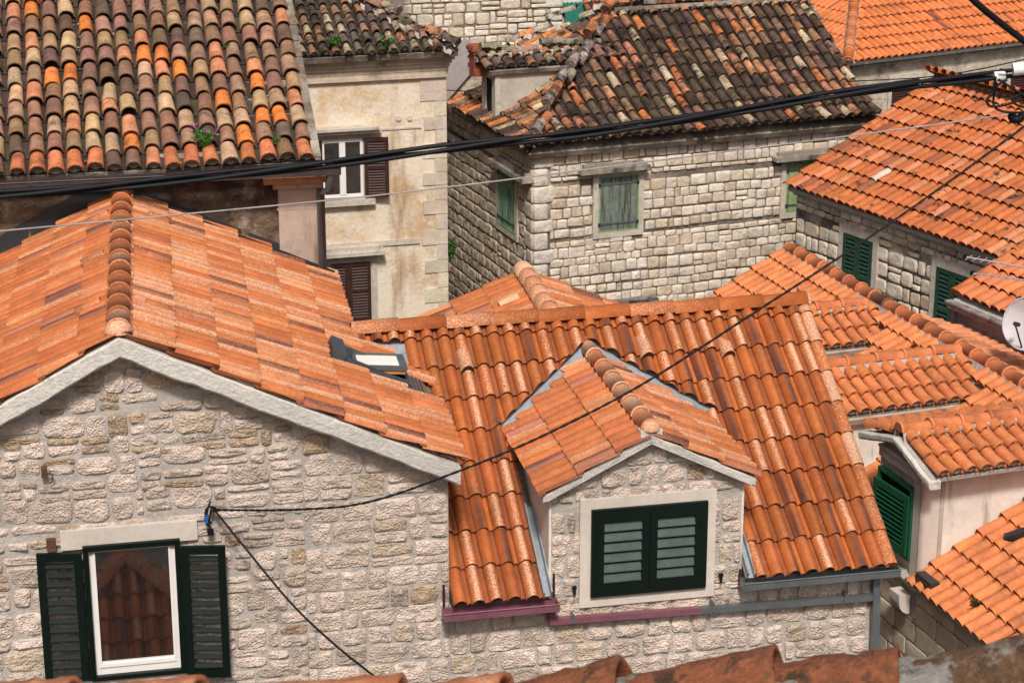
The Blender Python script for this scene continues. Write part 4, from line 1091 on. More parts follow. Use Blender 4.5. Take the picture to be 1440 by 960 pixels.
for (a, b, c, d) in (hf1, hf2):
    mb = MB(); frame4(mb, FF, a - .15, b + .15, c - .15, d + .17, .14, -.05, .05, bt=.17)
    mb.box(FF, a - .02, b + .02, c - .02, d + .02, -.0, .012, mi=1)
    w = mb.build('window', [M['surround_old'], M['dark']], F_)
    m = (a + b) / 2
    for x0, x1 in ((a, m - .004), (m + .004, b)):
        mb = MB(); louver(mb, FF, x0, x1, c, d, .02, .045, .075, 16, rail=.42, tilt=.045); mb.build('shutter', M['green_worn'], w)
# ================================================================ G: far orange roof, top right
FG = wallfr(at(1250, 110, 33), 29.7); zG = FG.O.z
G = thing('stone_house', 'far rendered stone house at top right under a bright ribbed orange hipped roof', 'house', FG.pt(2, -zG, -3))
oG = onp(1192, 91, FG.pt(0, 0, .3), FG.N); eG = FG.loc(oG)[1]; FGr = rooffr(oG, 29.7, 24)
mb = MB(); gl = FG.loc(oG)[0] + .2
mb.prism([FG.pt(gl, -zG, 0), FG.pt(9, -zG, 0), FG.pt(9, eG, 0), FG.pt(gl, eG, 0)], -FG.N * 6); mb.build('wall', M['pl_g'], G)
mb = MB(); mb.box(FG, gl, 9, eG - .14, eG - .02, -.1, .2); mb.build('soffit', M['soffit'], G)
hx = FGr.uv(1202, 0)
hd = (FGr.pt(hx[0], hx[1], 0) - FGr.O); hnG = hd.cross(Z).normalized()
if hnG.dot(FGr.U) > 0: hnG = -hnG
vT = 5.2
def col_g(): return (jit((.60, .18, .06), .1), 'dark' if R() < .04 else None, 0)
mb = MB(); s_tiles(mb, FGr, -.3, 9, 0, vT, w=.20, L=.40, colfn=col_g, h=.06, th=.055); roof_slab(mb, FGr, -.2, 9, .05, vT)
rG = mb.build('roof', [M['tile_clay'], M['mortar']], G, clip=((FGr.O, hnG),))
# left face of the hip
xr = hd.dot(vd(29.7)); zr = hd.z; sg = math.degrees(math.atan2(zr, max(.3, abs(xr))))
FGl = rooffr(FGr.O, 29.7 - 90, sg)
mb = MB(); s_tiles(mb, FGl, -9, .2, 0, 3.5, w=.20, L=.40, colfn=col_g, h=.055); roof_slab(mb, FGl, -9, 0, .05, 3.5)
mb.build('hip_roof', [M['tile_clay'], M['mortar']], G, clip=((FGr.O, -hnG),))
mb = MB(); ridge(mb, FGr.O + Z * .06, FGr.O + hd * 1.15 + Z * .06, .13, .45, col_clay, bed=.05); mb.build('hip_cap', [M['tile_clay'], M['mortar']], rG)
for (x0, x1, y0, y1) in ((1252, 1290, 112, 160), (1418, 1447, 105, 150)):
    hh = hole(FG, x0, x1, y0, y1); mb = MB(); frame4(mb, FG, hh[0] - .1, hh[1] + .1, hh[2] - .1, hh[3] + .14, .1, -.05, .05, bt=.14); w = mb.build('window', M['surround_old'], G)
    mb = MB(); louver(mb, FG, hh[0], hh[1], hh[2], hh[3], .0, .04, .07, 14, back=1); mb.build('shutter', [M['brown'], M['dark']], w)
# ================================================================ H: dormered new clay roof, right
TH = 19.4; iH = vd(TH); dH = vd(TH - 90)
oH = at(1285, 830, 17.5); SH = 28
FHr = rooffr(oH, TH - 90, SH)
FH = wallfr(oH + iH * .15, TH - 90); zH = FH.O.z
H = thing('dormered_house', 'right-hand house with new clay barrel tiles and three white dormers', 'house', FH.pt(0, -zH, -2))
vH = FHr.uv(1400, 521)[1]; eH = 0.0
mb = MB()
runH = vH * math.cos(rad(SH)); riseH = vH * math.sin(rad(SH))
uHw = FHr.uv(1112, 354)[0] + .1
mb.prism([FH.pt(uHw, -zH, 0), FH.pt(4, -zH, 0), FH.pt(4, -.08, 0), FH.pt(uHw, -.08, 0)], iH * 6)
y = -3.4
stones(mb, FH, -8, 4, -3.2, -.12, (.27, .31), (.34, .62), .016, .012, sc_ash, (), None, wob=0, rough=.004, sq=14, split=.06, n=12)
mb.build('wall', [mat('ashlar_joint', (.22, .18, .14), var=.2, rough=.95), mat('ashlar', None, var=.12, vscale=4, rough=.9, bump=.008, bscale=20, dark=((.3, .24, .17), .12, 2, .1))], H)
# dormers: ridge front point, half span, drop
def dorm_from_back(re, ec):
    b = onp(*re, FHr.O, FHr.N); P = onp(*ec, FHr.O, FHr.N)
    t = (FH.O - iH * .14 - b).dot(iH); return b + iH * t, (P - b).dot(dH), b.z - P.z
d3r = onp(1262, 614, FH.pt(0, 0, .12), FH.N); d3e = onp(1311, 676, FH.pt(0, 0, .12), FH.N)
specs = [(d3r, (d3e - d3r).dot(dH), d3r.z - d3e.z)]
for a in (((1368, 497), (1362, 566)), ((1236, 431), (1224, 487))): specs.append(dorm_from_back(*a))
def col_h(): return jit((.60, .20, .075), .10)
dors = []
for P, r, dp in specs:
    uc = FHr.loc(P)[0]; dors.append((uc, r, P, dp))
def keepH(u, v):
    for k, (uc, r, P, dp) in enumerate(dors):
        if abs(u - uc) < (r + .05 if k else FH.uv(1295, 740)[0] - FH.loc(P)[0] + .06):
            q = FHr.pt(u, v, 0)
            hz = P.z - dp * abs(u - uc) / r
            if q.z < hz + .03: return False
            if k and q.z < hz + .10: return False
    return True
mb = MB()
uH0 = FHr.uv(1112, 354)[0]
barrel(mb, FHr, uH0, 3.6, 0, vH, w=.215, L=.40, colfn=col_h, r1=.092, r2=.078, pan=lambda: jit((.50, .165, .065), .15), keep=keepH, keep_all=keepH, vmax=vH, jt=.25, endcap=(.28, .2, .15))
roof_slab(mb, FHr, uH0 - .05, 3.6, .04, vH, mi=1)
FAR = 13
FHb = rooffr(FHr.pt(0, vH, 0) + iH * 4.5 - Z * 4.5 * math.tan(rad(FAR)), TH + 90, FAR); lB = 4.5 / math.cos(rad(FAR))
mbk = MB(); s_tiles(mbk, FHb, -3.6, 12, 0, lB, w=.21, L=.4, colfn=lambda: (jit((.62, .25, .13), .1), None, 0), h=.06, vmax=lB); roof_slab(mbk, FHb, -3.6, 12, 0, lB, mi=1)
k0 = onp(1287, 440, FHr.pt(0, vH, 0), Z); k1 = onp(1440, 491, FHb.O, FHb.N); kn = (k1 - k0).cross(Z).normalized()
if kn.dot(iH) < 0: kn = -kn
rH = mb.build('roof', [M['tile_clay'], M['mortar']], H)
mbk.build('far_roof', [M['tile_clay'], M['mortar']], H, clip=((k0, kn),))
mb = MB()
# a few patched darker caps occur in the ridge
ridge(mb, FHr.pt(4, vH, .06), FHr.pt(uH0 - .05, vH, .06), .135, .46, lambda: jit((.2, .085, .05)) if R() < .06 else jit((.55, .185, .075)), bed=.11, bedmi=1, collar=.02, taper=.84)
mb.build('ridge_cap', [M['tile_clay'], M['mortar']], rH)
for k, (uc, r, P, dp) in enumerate(dors):
    sl = math.degrees(math.atan2(dp, r)); cr = r - .12 if k else FH.uv(1295, 740)[0] - FH.loc(P)[0]
    ez = P.z - dp; base = FH.O.z - .4
    def wp(x, z): q = P + dH * x; return V3((q.x, q.y, z)) + iH * .14
    mb = MB()
    tb = (FHr.O - P).dot(FHr.N) / iH.dot(FHr.N)
    ln = 6 if k == 0 else tb - .25
    mb.prism([wp(-cr, base), wp(cr, base), wp(cr, ez + .0), wp(0, P.z - .06), wp(-cr, ez + .0)], iH * ln)
    dm = mb.build('dormer', M['white_wall'], H)
    lw_ = ln if k == 0 else 4
    Fn = rooffr(P + dH * r - Z * dp, TH, sl); Ff = rooffr(P - dH * r - Z * dp + iH * lw_, TH + 180, sl); lr = math.hypot(r, dp)
    mb = MB()
    barrel(mb, Fn, .14, lw_ - .05, -.02, lr - .05, vmax=lr, w=.215, L=.385, colfn=col_h, r1=.092, r2=.076, pan=lambda: jit((.50, .165, .065), .15), jt=.25, endcap=(.24, .19, .15))
    barrel(mb, Ff, .05, lw_ - .12, -.02, lr - .05, vmax=lr, w=.215, L=.385, colfn=col_h, r1=.092, r2=.076, pan=lambda: jit((.50, .165, .065), .15), jt=.25)
    roof_slab(mb, Fn, .0, lw_, .03, lr, mi=1, t=.06); roof_slab(mb, Ff, 0, lw_, .03, lr, mi=1, t=.06)
    clip = ((FHr.pt(0, 0, .02), -FHr.N), (FHr.pt(0, vH, 0), iH)) if k else ()
    mb.build('roof', [M['tile_clay'], M['mortar']], dm, clip=clip)
    mb = MB()
    tb = (FHr.O - P).dot(FHr.N) / iH.dot(FHr.N); rl = ln if k == 0 else min(ln, tb - .02)
    ridge(mb, P + Z * .08 + iH * .02, P + Z * .08 + iH * rl, .115, .46, lambda: jit((.58, .195, .08)), bed=.12, bedmi=1, collar=.02, taper=.84, jt=.1)
    mb.build('ridge_cap', [M['tile_clay'], M['mortar']], dm)
    if k:
        # lead valley between dormer slope and main slope
        ln_ = Fn.N.cross(FHr.N).normalized()
        if ln_.z > 0: ln_ = -ln_
        a = P + iH * tb; b = a + ln_ * (dp / -ln_.z + .05)
        o = FHr.U
        mb = MB(); mb.prism([p + FHr.N * .055 for p in (a + FHr.V * .05 - o * .02, b - o * .05, b + o * .14, a + o * .16 + FHr.V * .05)], FHr.N * .012)
        mb.build('valley_flashing', M['lead_dark'] if k == 3 else M['lead'], dm)
        mb = MB(); mb.box(Fn, .05, ln, -.05, .0, -.075, -.005); mb.build('eave_board', M['pl_c'], dm)
    else:
        mb = MB()
        f = FH
        uu, vv, _ = FH.loc(P)
        wavy_band(mb, f, (uu, vv + .0), (uu + r + .02, vv - dp - .02), .10, .0, .17, .1, .006); wavy_band(mb, f, (uu - r - .02, vv - dp), (uu, vv), .10, .0, .17, .1, .006)
        ca = []
        mb.build('verge', M['concrete'], dm)
        mb = MB()
        ez_ = vv - dp
        mb.box(f, uu - cr - .02, uu + cr + .02, ez_ - .20, ez_ - .06, -.05, .06); mb.box(f, uu - cr, uu + cr, ez_ - .06, ez_ - .02, -.05, .09)
        x0, x1 = FH.uv(1237, 720)[0], FH.uv(1286, 730)[0]
        mb.box(f, x1 - .01, uu + cr + .012, -.45, ez_ - .2, -.05, .03); mb.box(f, uu - cr - .012, x0 + .01, -.45, ez_ - .2, -.05, .03)
        q = Fr(FH.pt(uu + cr, 0, 0), iH, Z)
        mb.box(q, -.03, .26, -.5, ez_ - .2, -.012, .012); mb.box(q, -.06, .26, ez_ - .2, ez_ - .05, -.012, .03)
        mb.build('window_surround', M['surround'], dm)
        x0, x1 = FH.uv(1237, 720)[0], FH.uv(1286, 730)[0]; y1 = FH.uv(1262, 668)[1]; y0 = y1 - 1.05
        mb = MB(); frame4(mb, f, x0, x1, y0, y1, .05, .0, .07); mb.box(f, x0 + .03, x1 - .03, y0 + .03, y1 - .03, .003, .015, mi=1)
        mb.build('window_frame', [M['green'], M['dark']], dm)
        mb = MB(); fr = f.turned(x1 - .05, 0, .06, -4); fr.V = (fr.V + fr.U * .02).normalized()
        louver(mb, fr, -(x1 - x0) + .08, 0, y0 + .05, y1 - .13, 0, .045, .09, 13, tilt=.05, dh=.22); mb.build('shutter', M['green'], dm)
        mb = MB(); mb.box(q, .27, .33, -.4, ez_ - .06, -.01, .012); mb.build('corner_strip', M['pl_e'], dm)
mb = MB()
pb = onp(1271, 834, FH.pt(0, 0, .1), FH.N); fb = wallfr(pb, TH - 90)
pr_ = [(0, -.24)] + [(.17 * math.sin(q * .157), -.24 + .2 * (1 - math.cos(q * .157))) for q in range(1, 11)] + [(.17, .05), (0, .05)]
mb.prism([fb.pt(-.13, v, w - .02) for w, v in pr_], fb.U * .27)
mb.build('corbel', M['surround'], H)
mb = MB(); a = onp(1296, 815, FH.pt(0, 0, .1), FH.N); fa = wallfr(a, TH - 90); mb.box(fa, -.1, .3, -.1, .08, -.1, .04); mb.build('flashing', M['lead_dark'], H)
# ================================================================ small roof at the right edge, dish, aerials
FK = wallfr(at(1345, 436, 22.2), -63); iK = vd(27)
Kt = thing('lean_to', 'small tiled lean-to with grey fascia at the right edge below the streaked orange roof', 'lean-to', V3((FK.O.x, FK.O.y, 0)) + iK)
oK = onp(1336, 424, FK.pt(0, 0, .15), FK.N); eK = FK.loc(oK)[1]
mb = MB(); mb.prism([FK.pt(0, -FK.O.z, 0), FK.pt(4, -FK.O.z, 0), FK.pt(4, eK - .05, 0), FK.pt(0, eK - .05, 0)], iK * 2.5); mb.build('wall', mat('pink_grey_render', (.34, .28, .28), var=.12, rough=.95), Kt)
FKr = rooffr(oK, -63, 24); mb = MB()
barrel(mb, FKr, .1, 4, .12, 1.9, w=.235, L=.40, colfn=lambda: jit((.55, .18, .07)), r1=.112, r2=.098, pan=lambda: jit((.4, .13, .06), .3), jt=.4, hf=.8); roof_slab(mb, FKr, 0, 4, .0, 1.9)
rK = mb.build('roof', [M['tile_clay'], M['mortar']], Kt)
mb = MB(); ridge(mb, FKr.pt(.0, .15, .04), FKr.pt(.0, 1.9, .04), .12, .42, col_clay, bed=.06, bedmi=1, up=FKr.N); mb.build('verge_cap', [M['tile_clay'], M['mortar']], rK)
mb = MB(); mb.box(FK, -.02, 4, eK - .1, eK - .0, .02, .19); mb.box(FK, -.02, 4, eK, eK + .03, .1, .24); mb.box(FK, -.06, .02, eK - .7, eK - .1, .0, .06); mb.build('fascia', mat('weathered_fascia', (.27, .23, .23), var=.35, vscale=4, rough=.8, dark=((.07, .06, .06), .3, 3, .1)), Kt)
# satellite dish
dc = at(1445, 455, 20.3); rim = 46 / 3000 * 20.3 * K * .86
ax = V3((-.62, -.70, .34)).normalized(); sx = ax.cross(Z).normalized(); sy = sx.cross(ax) * -1
Dt = thing('satellite_dish', 'round grey satellite dish on a mast at the right edge', 'satellite dish', V3((dc.x, dc.y, dc.z - .9)))
mb = MB(); P = []; n = 40; m = 7
for i in range(m + 1):
    for k in range(n):
        a = 2 * math.pi * k / n; q = rim * i / m; P.append(dc + sx * (q * math.cos(a)) + sy * (q * math.sin(a)) + ax * (.10 * (i / m) ** 2 - .1))
mb.add(P, [(i * n + k, i * n + (k + 1) % n, (i + 1) * n + (k + 1) % n, (i + 1) * n + k) for i in range(m) for k in range(n)], smooth=True)
rp = [dc + sx * (rim * math.cos(2 * math.pi * k / n)) + sy * (rim * math.sin(2 * math.pi * k / n)) for k in range(n + 1)]
mb.tube(rp, .016, 6, cap=False); mb.build('reflector', M['dish'], Dt)
mb = MB(); arm = dc - sy * rim * .9 * (1 if sy.z > 0 else -1); lnb = dc + ax * .42 - Z * .05
mb.tube([arm, lnb], .014, 6); mb.tube([lnb, lnb - ax * .12], .035, 10); mb.build('feed_arm', M['lead_dark'], Dt)
mb = MB(); mb.tube([dc - ax * .1, dc - ax * .2, dc - ax * .22 - Z * .95], .024, 8); mb.tube([dc - ax * .14 + Z * .08, dc - ax * .14 - Z * .1], .05, 8); mb.build('mast', M['gutter_grey'], Dt)
def yagi(p, q, lab):
    a = at(*p, 20.6); b = at(*q, 20.2); b = a + (b - a) * 1.5
    t = thing('aerial', lab, 'aerial', b - Z * 1.2, 'rod aerials at the right edge'); d = (b - a).normalized(); s = d.cross(Z).normalized()
    mb = MB(); mb.tube([a, b], .014, 6); mb.box(Fr(a, d, Z), -.02, .03, -.03, .03, -.03, .03, mi=1)
    mb.build('boom', [M['alu'], M['rubber']], t)
    for k in range(12):
        c = a + d * (.06 + .062 * k); mb = MB(); e = (s * .9 + Z * .25 * (1 if k % 2 else -.3)).normalized(); mb.tube([c - e * .12, c + e * .12], .006, 5); mb.build('rod', M['alu'], t)
    mb = MB(); mb.tube([b, b - Z * 1.2], .02, 8); mb.build('mast', M['alu'], t)
yagi((1357, 361), (1440, 376), 'upper thin metal rod aerial jutting left at the right edge')
yagi((1367, 384), (1440, 394), 'lower thin metal rod aerial jutting left just above the lean-to tiles')
# ================================================================ far background, top
FJ = wallfr(at(680, 60, 33), 14); zJ = FJ.O.z
J = thing('stone_house', 'tall pale rubble stone house rising behind the alley at top centre', 'house', FJ.pt(0, -zJ, -2))
j0, j1 = FJ.uv(566, 30)[0], FJ.uv(791, 30)[0]
mb = MB(); mb.prism([FJ.pt(j0, -zJ, 0), FJ.pt(j1, -zJ, 0), FJ.pt(j1, 3, 0), FJ.pt(j0, 3, 0)], -FJ.N * 5)
jw = hole(FJ, 634, 664, 73, 108)
stones(mb, FJ, j0, j1 - .3, -3.5, 1.6, (.17, .30), (.2, .5), .03, .03, sc_e, [jw], None, wob=.06, rough=.009, sq=7, split=.34, n=16)
y = -3.5
k = 0
while y < 1.6:
    h = U_(.3, .42); stone(mb, FJ, j1 - (.3 if k % 2 else .42), j1, y, y + h - .02, .045, lambda u, v: jit((.62, .58, .52), .08), 1, .008, 9, 12); y += h; k += 1
mb.build('wall', [mat('tan_joint', (.30, .25, .19), var=.3, vscale=2, rough=.95, bump=.02, bscale=20, dark=((.10, .08, .07), .4, 1.5, .15)), M['stone_far']], J)
mb = MB(); frame4(mb, FJ, jw[0], jw[1], jw[2], jw[3], .12, -.05, .05, bt=.06); wj = mb.build('window', M['surround'], J)
mb = MB(); frame4(mb, FJ, jw[0] + .12, jw[1] - .12, jw[2] + .1, jw[3] - .05, .05, -.02, .06); mb.build('sash', M['white_paint'], wj)
mb = MB(); mb.box(FJ, jw[0] + .14, jw[1] - .14, jw[2] + .12, jw[3] - .07, .0, .04); mb.build('pane', M['glass_pale'], wj)
mb = MB(); mb.box(FJ, jw[0] - .1, jw[1] + .12, jw[3] + .0, jw[3] + .09, -.05, .22); mb.build('lintel', mat('blue_ledge', (.38, .46, .62), var=.1, rough=.5), wj)
# grey plastered block on the left of it
FJ2 = wallfr(at(540, 15, 31.5), 14)
J2 = thing('plastered_house', 'grey mauve plastered house wall behind the mossy tiles at top left of centre', 'house', FJ2.pt(0, -FJ2.O.z, -2))
a0, a1 = FJ2.uv(478, 10)[0], FJ2.uv(568, 10)[0]
mb = MB(); mb.prism([FJ2.pt(a0 - 3, -FJ2.O.z, 0), FJ2.pt(a1, -FJ2.O.z, 0), FJ2.pt(a1, 3, 0), FJ2.pt(a0 - 3, 3, 0)], -FJ2.N * 1.2); mb.build('wall', M['pl_j'], J2)
mb = MB(); FJr = rooffr(FJ2.pt(a0 - 3, 3, .3), 14, 24); barrel(mb, FJr, 0, a1 - a0 + 3, 0, 1.5, w=.24, L=.37, colfn=col_d); roof_slab(mb, FJr, 0, a1 - a0 + 3.1, 0, 1.5); mb.build('roof', [M['tile_moss'], M['mortar_dark']], J2)
# lean-to gable in the alley
FN = wallfr(onp(631, 141, FElr.pt(0, 0, .1), FElr.N), 16)
Nn = thing('plastered_outbuilding', 'small grey rendered outbuilding with a sloping coping at the end of the alley', 'outbuilding', FN.pt(0, 0, -1))
q = [FN.uv(*p) for p in ((622, 147), (672, 88), (684, 75))]
ul = FN.uv(634, 141)[0]; tq = (ul - q[0][0]) / (q[2][0] - q[0][0])
mb = MB(); mb.prism([FN.pt(ul, FErp.O.z - FN.O.z - .1, 0), FN.pt(q[2][0] + .2, FErp.O.z - FN.O.z - .1, 0), FN.pt(q[2][0] + .2, q[2][1], 0), FN.pt(*q[2], 0), FN.pt(ul, q[0][1] + (q[2][1] - q[0][1]) * tq, 0)], -FN.N * 1.5); mb.build('wall', M['pl_g'], Nn)
mb = MB(); d = V3((q[2][0] - q[0][0], q[2][1] - q[0][1], 0)); fq = Fr(FN.pt(*q[0], 0), FN.U * d.x + FN.V * d.y, FN.N); fq = Fr(FN.pt(*q[0], 0), FN.U * d.x + FN.V * d.y, (FN.V * d.x - FN.U * d.y)); mb.box(fq, -.1, d.length, -.0, .11, -1.5, .09); mb.build('coping', mat('grey_coping', (.34, .30, .29), var=.15, rough=.8), Nn)
# house with awning
FO = wallfr(at(815, 25, 39), 16)
Oo = thing('awning_house', 'distant pale house with a green striped awning behind the mossy hip', 'house', FO.pt(0, -FO.O.z, -2))
o0 = FO.uv(780, 20)[0]
mb = MB(); mb.prism([FO.pt(o0, -FO.O.z, 0), FO.pt(o0 + 5, -FO.O.z, 0), FO.pt(o0 + 5, 2, 0), FO.pt(o0, 2, 0)], -FO.N * 4); mb.build('wall', mat('pale_far_wall', (.62, .60, .58), var=.1, rough=.9), Oo)
mb = MB(); a = FO.uv(790, 4); b = FO.uv(836, 29); P = []
for i in range(41):
    for vv, ww in ((a[1], .05), (b[1], .45)):
        P.append(FO.pt(a[0] + (b[0] - a[0]) * i / 40, vv + .025 * math.sin(i * 1.25), ww + .03 * math.sin(i * 1.25)))
mb.add(P, [(2 * i, 2 * i + 1, 2 * i + 3, 2 * i + 2) for i in range(40)], smooth=True); mb.build('awning', M['awning'], Oo)
mb = MB(); v = FO.uv(815, 36)[1]; mb.box(FO, o0, o0 + 4, v - .14, v, 0, .2); mb.box(FO, o0, o0 + 4, v - .5, v - .42, 0, .15); mb.build('ledge', M['surround'], Oo)
mb = MB(); FOr = rooffr(FO.pt(o0 + .8, FO.uv(840, 14)[1], .6), 10, 20); barrel(mb, FOr, 0, 3, 0, 1.2, w=.24, L=.37, colfn=lambda: jit((.35, .13, .06), .3)); roof_slab(mb, FOr, 0, 3, 0, 1.2); mb.build('roof', [M['tile_moss'], M['mortar_dark']], Oo)
# ================================================================ foreground ridge
fgA = at(-120, 962, 4.05); fgB = at(1560, 893, 4.0)
Lf = thing('tiled_roof', 'blurred mossy old ridge and roof in the foreground along the bottom edge', 'roof', V3((0, 6, 12)))
def ridge_z(x): return None
capsP = [((-60, 954), (92, 953)), ((88, 957), (272, 950)), ((262, 960), (560, 948)), ((540, 962), (702, 945)), ((690, 958), (866, 924)), ((872, 944), (1086, 906)), ((1076, 926), (1262, 910)), ((1250, 928), (1440, 893)), ((1430, 905), (1580, 880))]
mossy = [0, 0, 0, .0, .35, .7, .6, .9, .9]
M['tile_fg'] = mat('foreground_orange_tile', (.46, .165, .075), var=.25, vscale=9, rough=.85, bump=.01, bscale=60, dark=((.10, .05, .03), .28, 9, .1), light=((.62, .42, .28), .3, 5, .15))
M['tile_fg2'] = mat('foreground_mossy_tile', (.27, .095, .045), var=.3, vscale=9, rough=.95, bump=.02, bscale=50, dark=[((.03, .024, .018), .48, 7, .08), ((.13, .10, .05), .3, 14, .08)], light=((.5, .47, .42), .13, 10, .05))
M['tile_fg3'] = mat('foreground_lichen_tile', (.16, .09, .05), var=.35, vscale=9, rough=.95, bump=.03, bscale=40, dark=[((.03, .024, .018), .42, 8, .08)], light=[((.32, .29, .25), .38, 9, .08), ((.24, .17, .07), .3, 6, .1)])
for k, ((x0, y0), (x1, y1)) in enumerate(capsP):
    dy_ = 5 if mossy[k] < .3 else 5; a = at(x0, y0 + dy_, 4.05); b = at(x1, y1 + dy_, 4.0); r = .155; dn = Z * r
    mb = MB(); P = []; NA = 14; d = (b - a); s = d.normalized().cross(Z).normalized(); upv = s.cross(d.normalized())
    mseg = 16
    for th, sg in ((0, 1), (.02, -1)):
        for i in range(mseg + 1):
            for q in range(NA + 1):
                ang = math.pi * q / NA; rr = r * (.86 + .14 * i / mseg) - th; g = .012 * NZ.noise(V3((i * .5 + k * 9, q * .5, 3)))
                P.append(a + d * (i / mseg) + s * ((rr + g) * math.cos(ang)) + upv * ((rr + g) * math.sin(ang) - r))
    n1 = NA + 1; F = [(i * n1 + q, i * n1 + q + 1, (i + 1) * n1 + q + 1, (i + 1) * n1 + q) for i in range(mseg) for q in range(NA)]
    o = n1 * (mseg + 1); F += [(o + i * n1 + q, o + (i + 1) * n1 + q, o + (i + 1) * n1 + q + 1, o + i * n1 + q + 1) for i in range(mseg) for q in range(NA)]
    F += [(mseg * n1 + q, mseg * n1 + q + 1, o + mseg * n1 + q + 1, o + mseg * n1 + q) for q in range(NA)]
    mb.add(P, F, smooth=True)
    mb.build('ridge_tile', M['tile_fg'] if mossy[k] < .3 else (M['tile_fg2'] if mossy[k] < .8 else M['tile_fg3']), Lf)
mb = MB()   # crumbly mortar bed under the caps
P = []; nX = 150
for i in range(nX + 1):
    t = i / nX; x = -60 + 1640 * t; yy = 975 - 48 * max(0, (x - 760) / 700) if x > 760 else 978
    c = at(x, yy, 4.02)
    for q in range(9):
        ang = math.pi * q / 8; rr = .19 + .03 * NZ.noise(V3((i * .35, q * .6, 2))) + .02 * NZ.noise(V3((i * 1.1, q, 6)))
        P.append(c + V3((0, -rr * math.cos(ang), rr * .75 * math.sin(ang) - .13)))
mb.add(P, [(i * 9 + q, (i + 1) * 9 + q, (i + 1) * 9 + q + 1, i * 9 + q + 1) for i in range(nX) for q in range(8)], smooth=True)
mb.build('mortar_bed', mat('lichen_mortar', (.34, .32, .29), var=.3, vscale=6, rough=.95, bump=.03, bscale=35, dark=[((.07, .06, .05), .4, 6, .1)]), Lf)
fz = (fgA.z + fgB.z) / 2 - .32; fyy = (fgA.y + fgB.y) / 2
FL1 = rooffr(V3((-9, fyy + 2.6, fz - 2.6 * math.tan(rad(30)))), 180, 30); FL1 = rooffr(V3((9, fyy + 2.6, fz - 2.6 * math.tan(rad(30)))), 180, 30)
mb = MB(); barrel(mb, FL1, 3, 15, 0, 2.85, w=.24, L=.37, colfn=col_old); roof_slab(mb, FL1, 0, 18, 0, 3.0)
FL2 = rooffr(V3((-9, fyy - 2.0, fz - 2.0 * math.tan(rad(30)))), 0, 30); roof_slab(mb, FL2, 0, 18, 0, 2.3)
mb.build('roof', [M['tile_old'], M['mortar_dark']], Lf)
mb = MB(); mb.box(wallfr(V3((-9, fyy + 2.2, 0)), 0), 0, 18, 0, fz - 1.5, .0, 4.0); mb.build('wall', M['pl_e'], Lf)
# lower opposite roof (seen mirrored in the open window)
Rf = thing('low_roof', 'lower orange tiled gable roof opposite the open window, seen mirrored in its pane', 'roof', V3((-4, 10, 0)))
def mirrored(x, y, t):
    P = onp(x, y, FA.pt(0, 0, .045), FA.N); d = (P - CAM).normalized(); r = d - FA.N * (2 * d.dot(FA.N)); return P + r * t
apR = mirrored(176, 782, 9.5)
hR = 4.2; FLo = rooffr(apR - FA.N * (hR) * 1.0 - Z * hR * math.tan(rad(32)) + FA.U * 0, 192, 32)
lR = hR / math.cos(rad(32)); mb = MB()
s_tiles(mb, FLo, -4.5, 4.5, 0, lR, w=.24, L=.42, colfn=col_b, h=.09, th=.05, keep=lambda u, v: abs(u) < (lR - v) * .95 + .1, vmax=lR)
mb.prism([FLo.pt(-4.2, 0, 0), FLo.pt(4.2, 0, 0), FLo.pt(0, lR, 0)], -FLo.N * .1, mi=1)
rl = mb.build('roof', [M['tile_new'], M['mortar']], Rf)
for sg in (-1, 1):
    mb = MB(); ridge(mb, FLo.pt(sg * 4.3, 0, .05), FLo.pt(0, lR, .08), .17, .5, lambda: (jit(OR_NEW), None, .5), taper=.9); mb.build('hip_cap', [M['tile_new'], M['mortar']], rl)
mb = MB(); zz = FLo.O.z; mb.prism([V3((p.x, p.y, 0)) for p in (FLo.pt(-4, 0, 0), FLo.pt(4, 0, 0), FLo.pt(4, 0, 0) + FA.N * 2.5, FLo.pt(-4, 0, 0) + FA.N * 2.5)], Z * (zz - .1)); mb.build('wall', M['pl_e'], Rf)
Rf.location = V3((FLo.O.x, FLo.O.y, 0))
for ch in Rf.children: ch.location = V3(ch.location) + V3((-4, 10, 0)) - V3((FLo.O.x, FLo.O.y, 0))
# ================================================================ cables
def sag(pts, n=60):
    """smooth curve through 3-D points (Catmull-Rom)"""
    out = []; q = [pts[0] * 2 - pts[1]] + pts + [pts[-1] * 2 - pts[-2]]
    for i in range(1, len(q) - 2):
        for k in range(n):
            t = k / n; a, b, c, d = q[i - 1], q[i], q[i + 1], q[i + 2]
            out.append(.5 * ((2 * b) + (c - a) * t + (2 * a - 5 * b + 4 * c - d) * t * t + (3 * b - a - 3 * c + d) * t ** 3))
    return out + [pts[-1]]
def cable(name, label, pts, r, m, strands=0, tw=1.2, sr=0):
    path = sag(pts, 40); mb = MB()
    if not strands: mb.tube(path, r, 7)
    else:
        L = 0; acc = [0]
        for a, b in zip(path, path[1:]): L += (b - a).length; acc.append(L)
        for s in range(strands):
            pp = []
            for i, p in enumerate(path):
                t = (path[min(i + 1, len(path) - 1)] - path[max(i - 1, 0)]).normalized(); a = t.cross(Z).normalized(); b = a.cross(t)
                an = 2 * math.pi * (acc[i] / tw + s / strands); w = sr * (1 + .5 * NZ.noise(V3((acc[i] * .3, s, 1)))); pp.append(p + a * (w * math.cos(an)) + b * (w * math.sin(an)))
            mb.tube(pp, r, 7)
    return tag(mb.build(name, m), label, 'cable')
thick = [(-260, 283, 11.6), (0, 274, 11.8), (230, 255, 12), (480, 228, 12.2), (700, 200, 12.3), (850, 184, 12.4), (1050, 154, 12.6), (1250, 123, 12.8), (1400, 107, 13), (1700, 76, 13.3)]
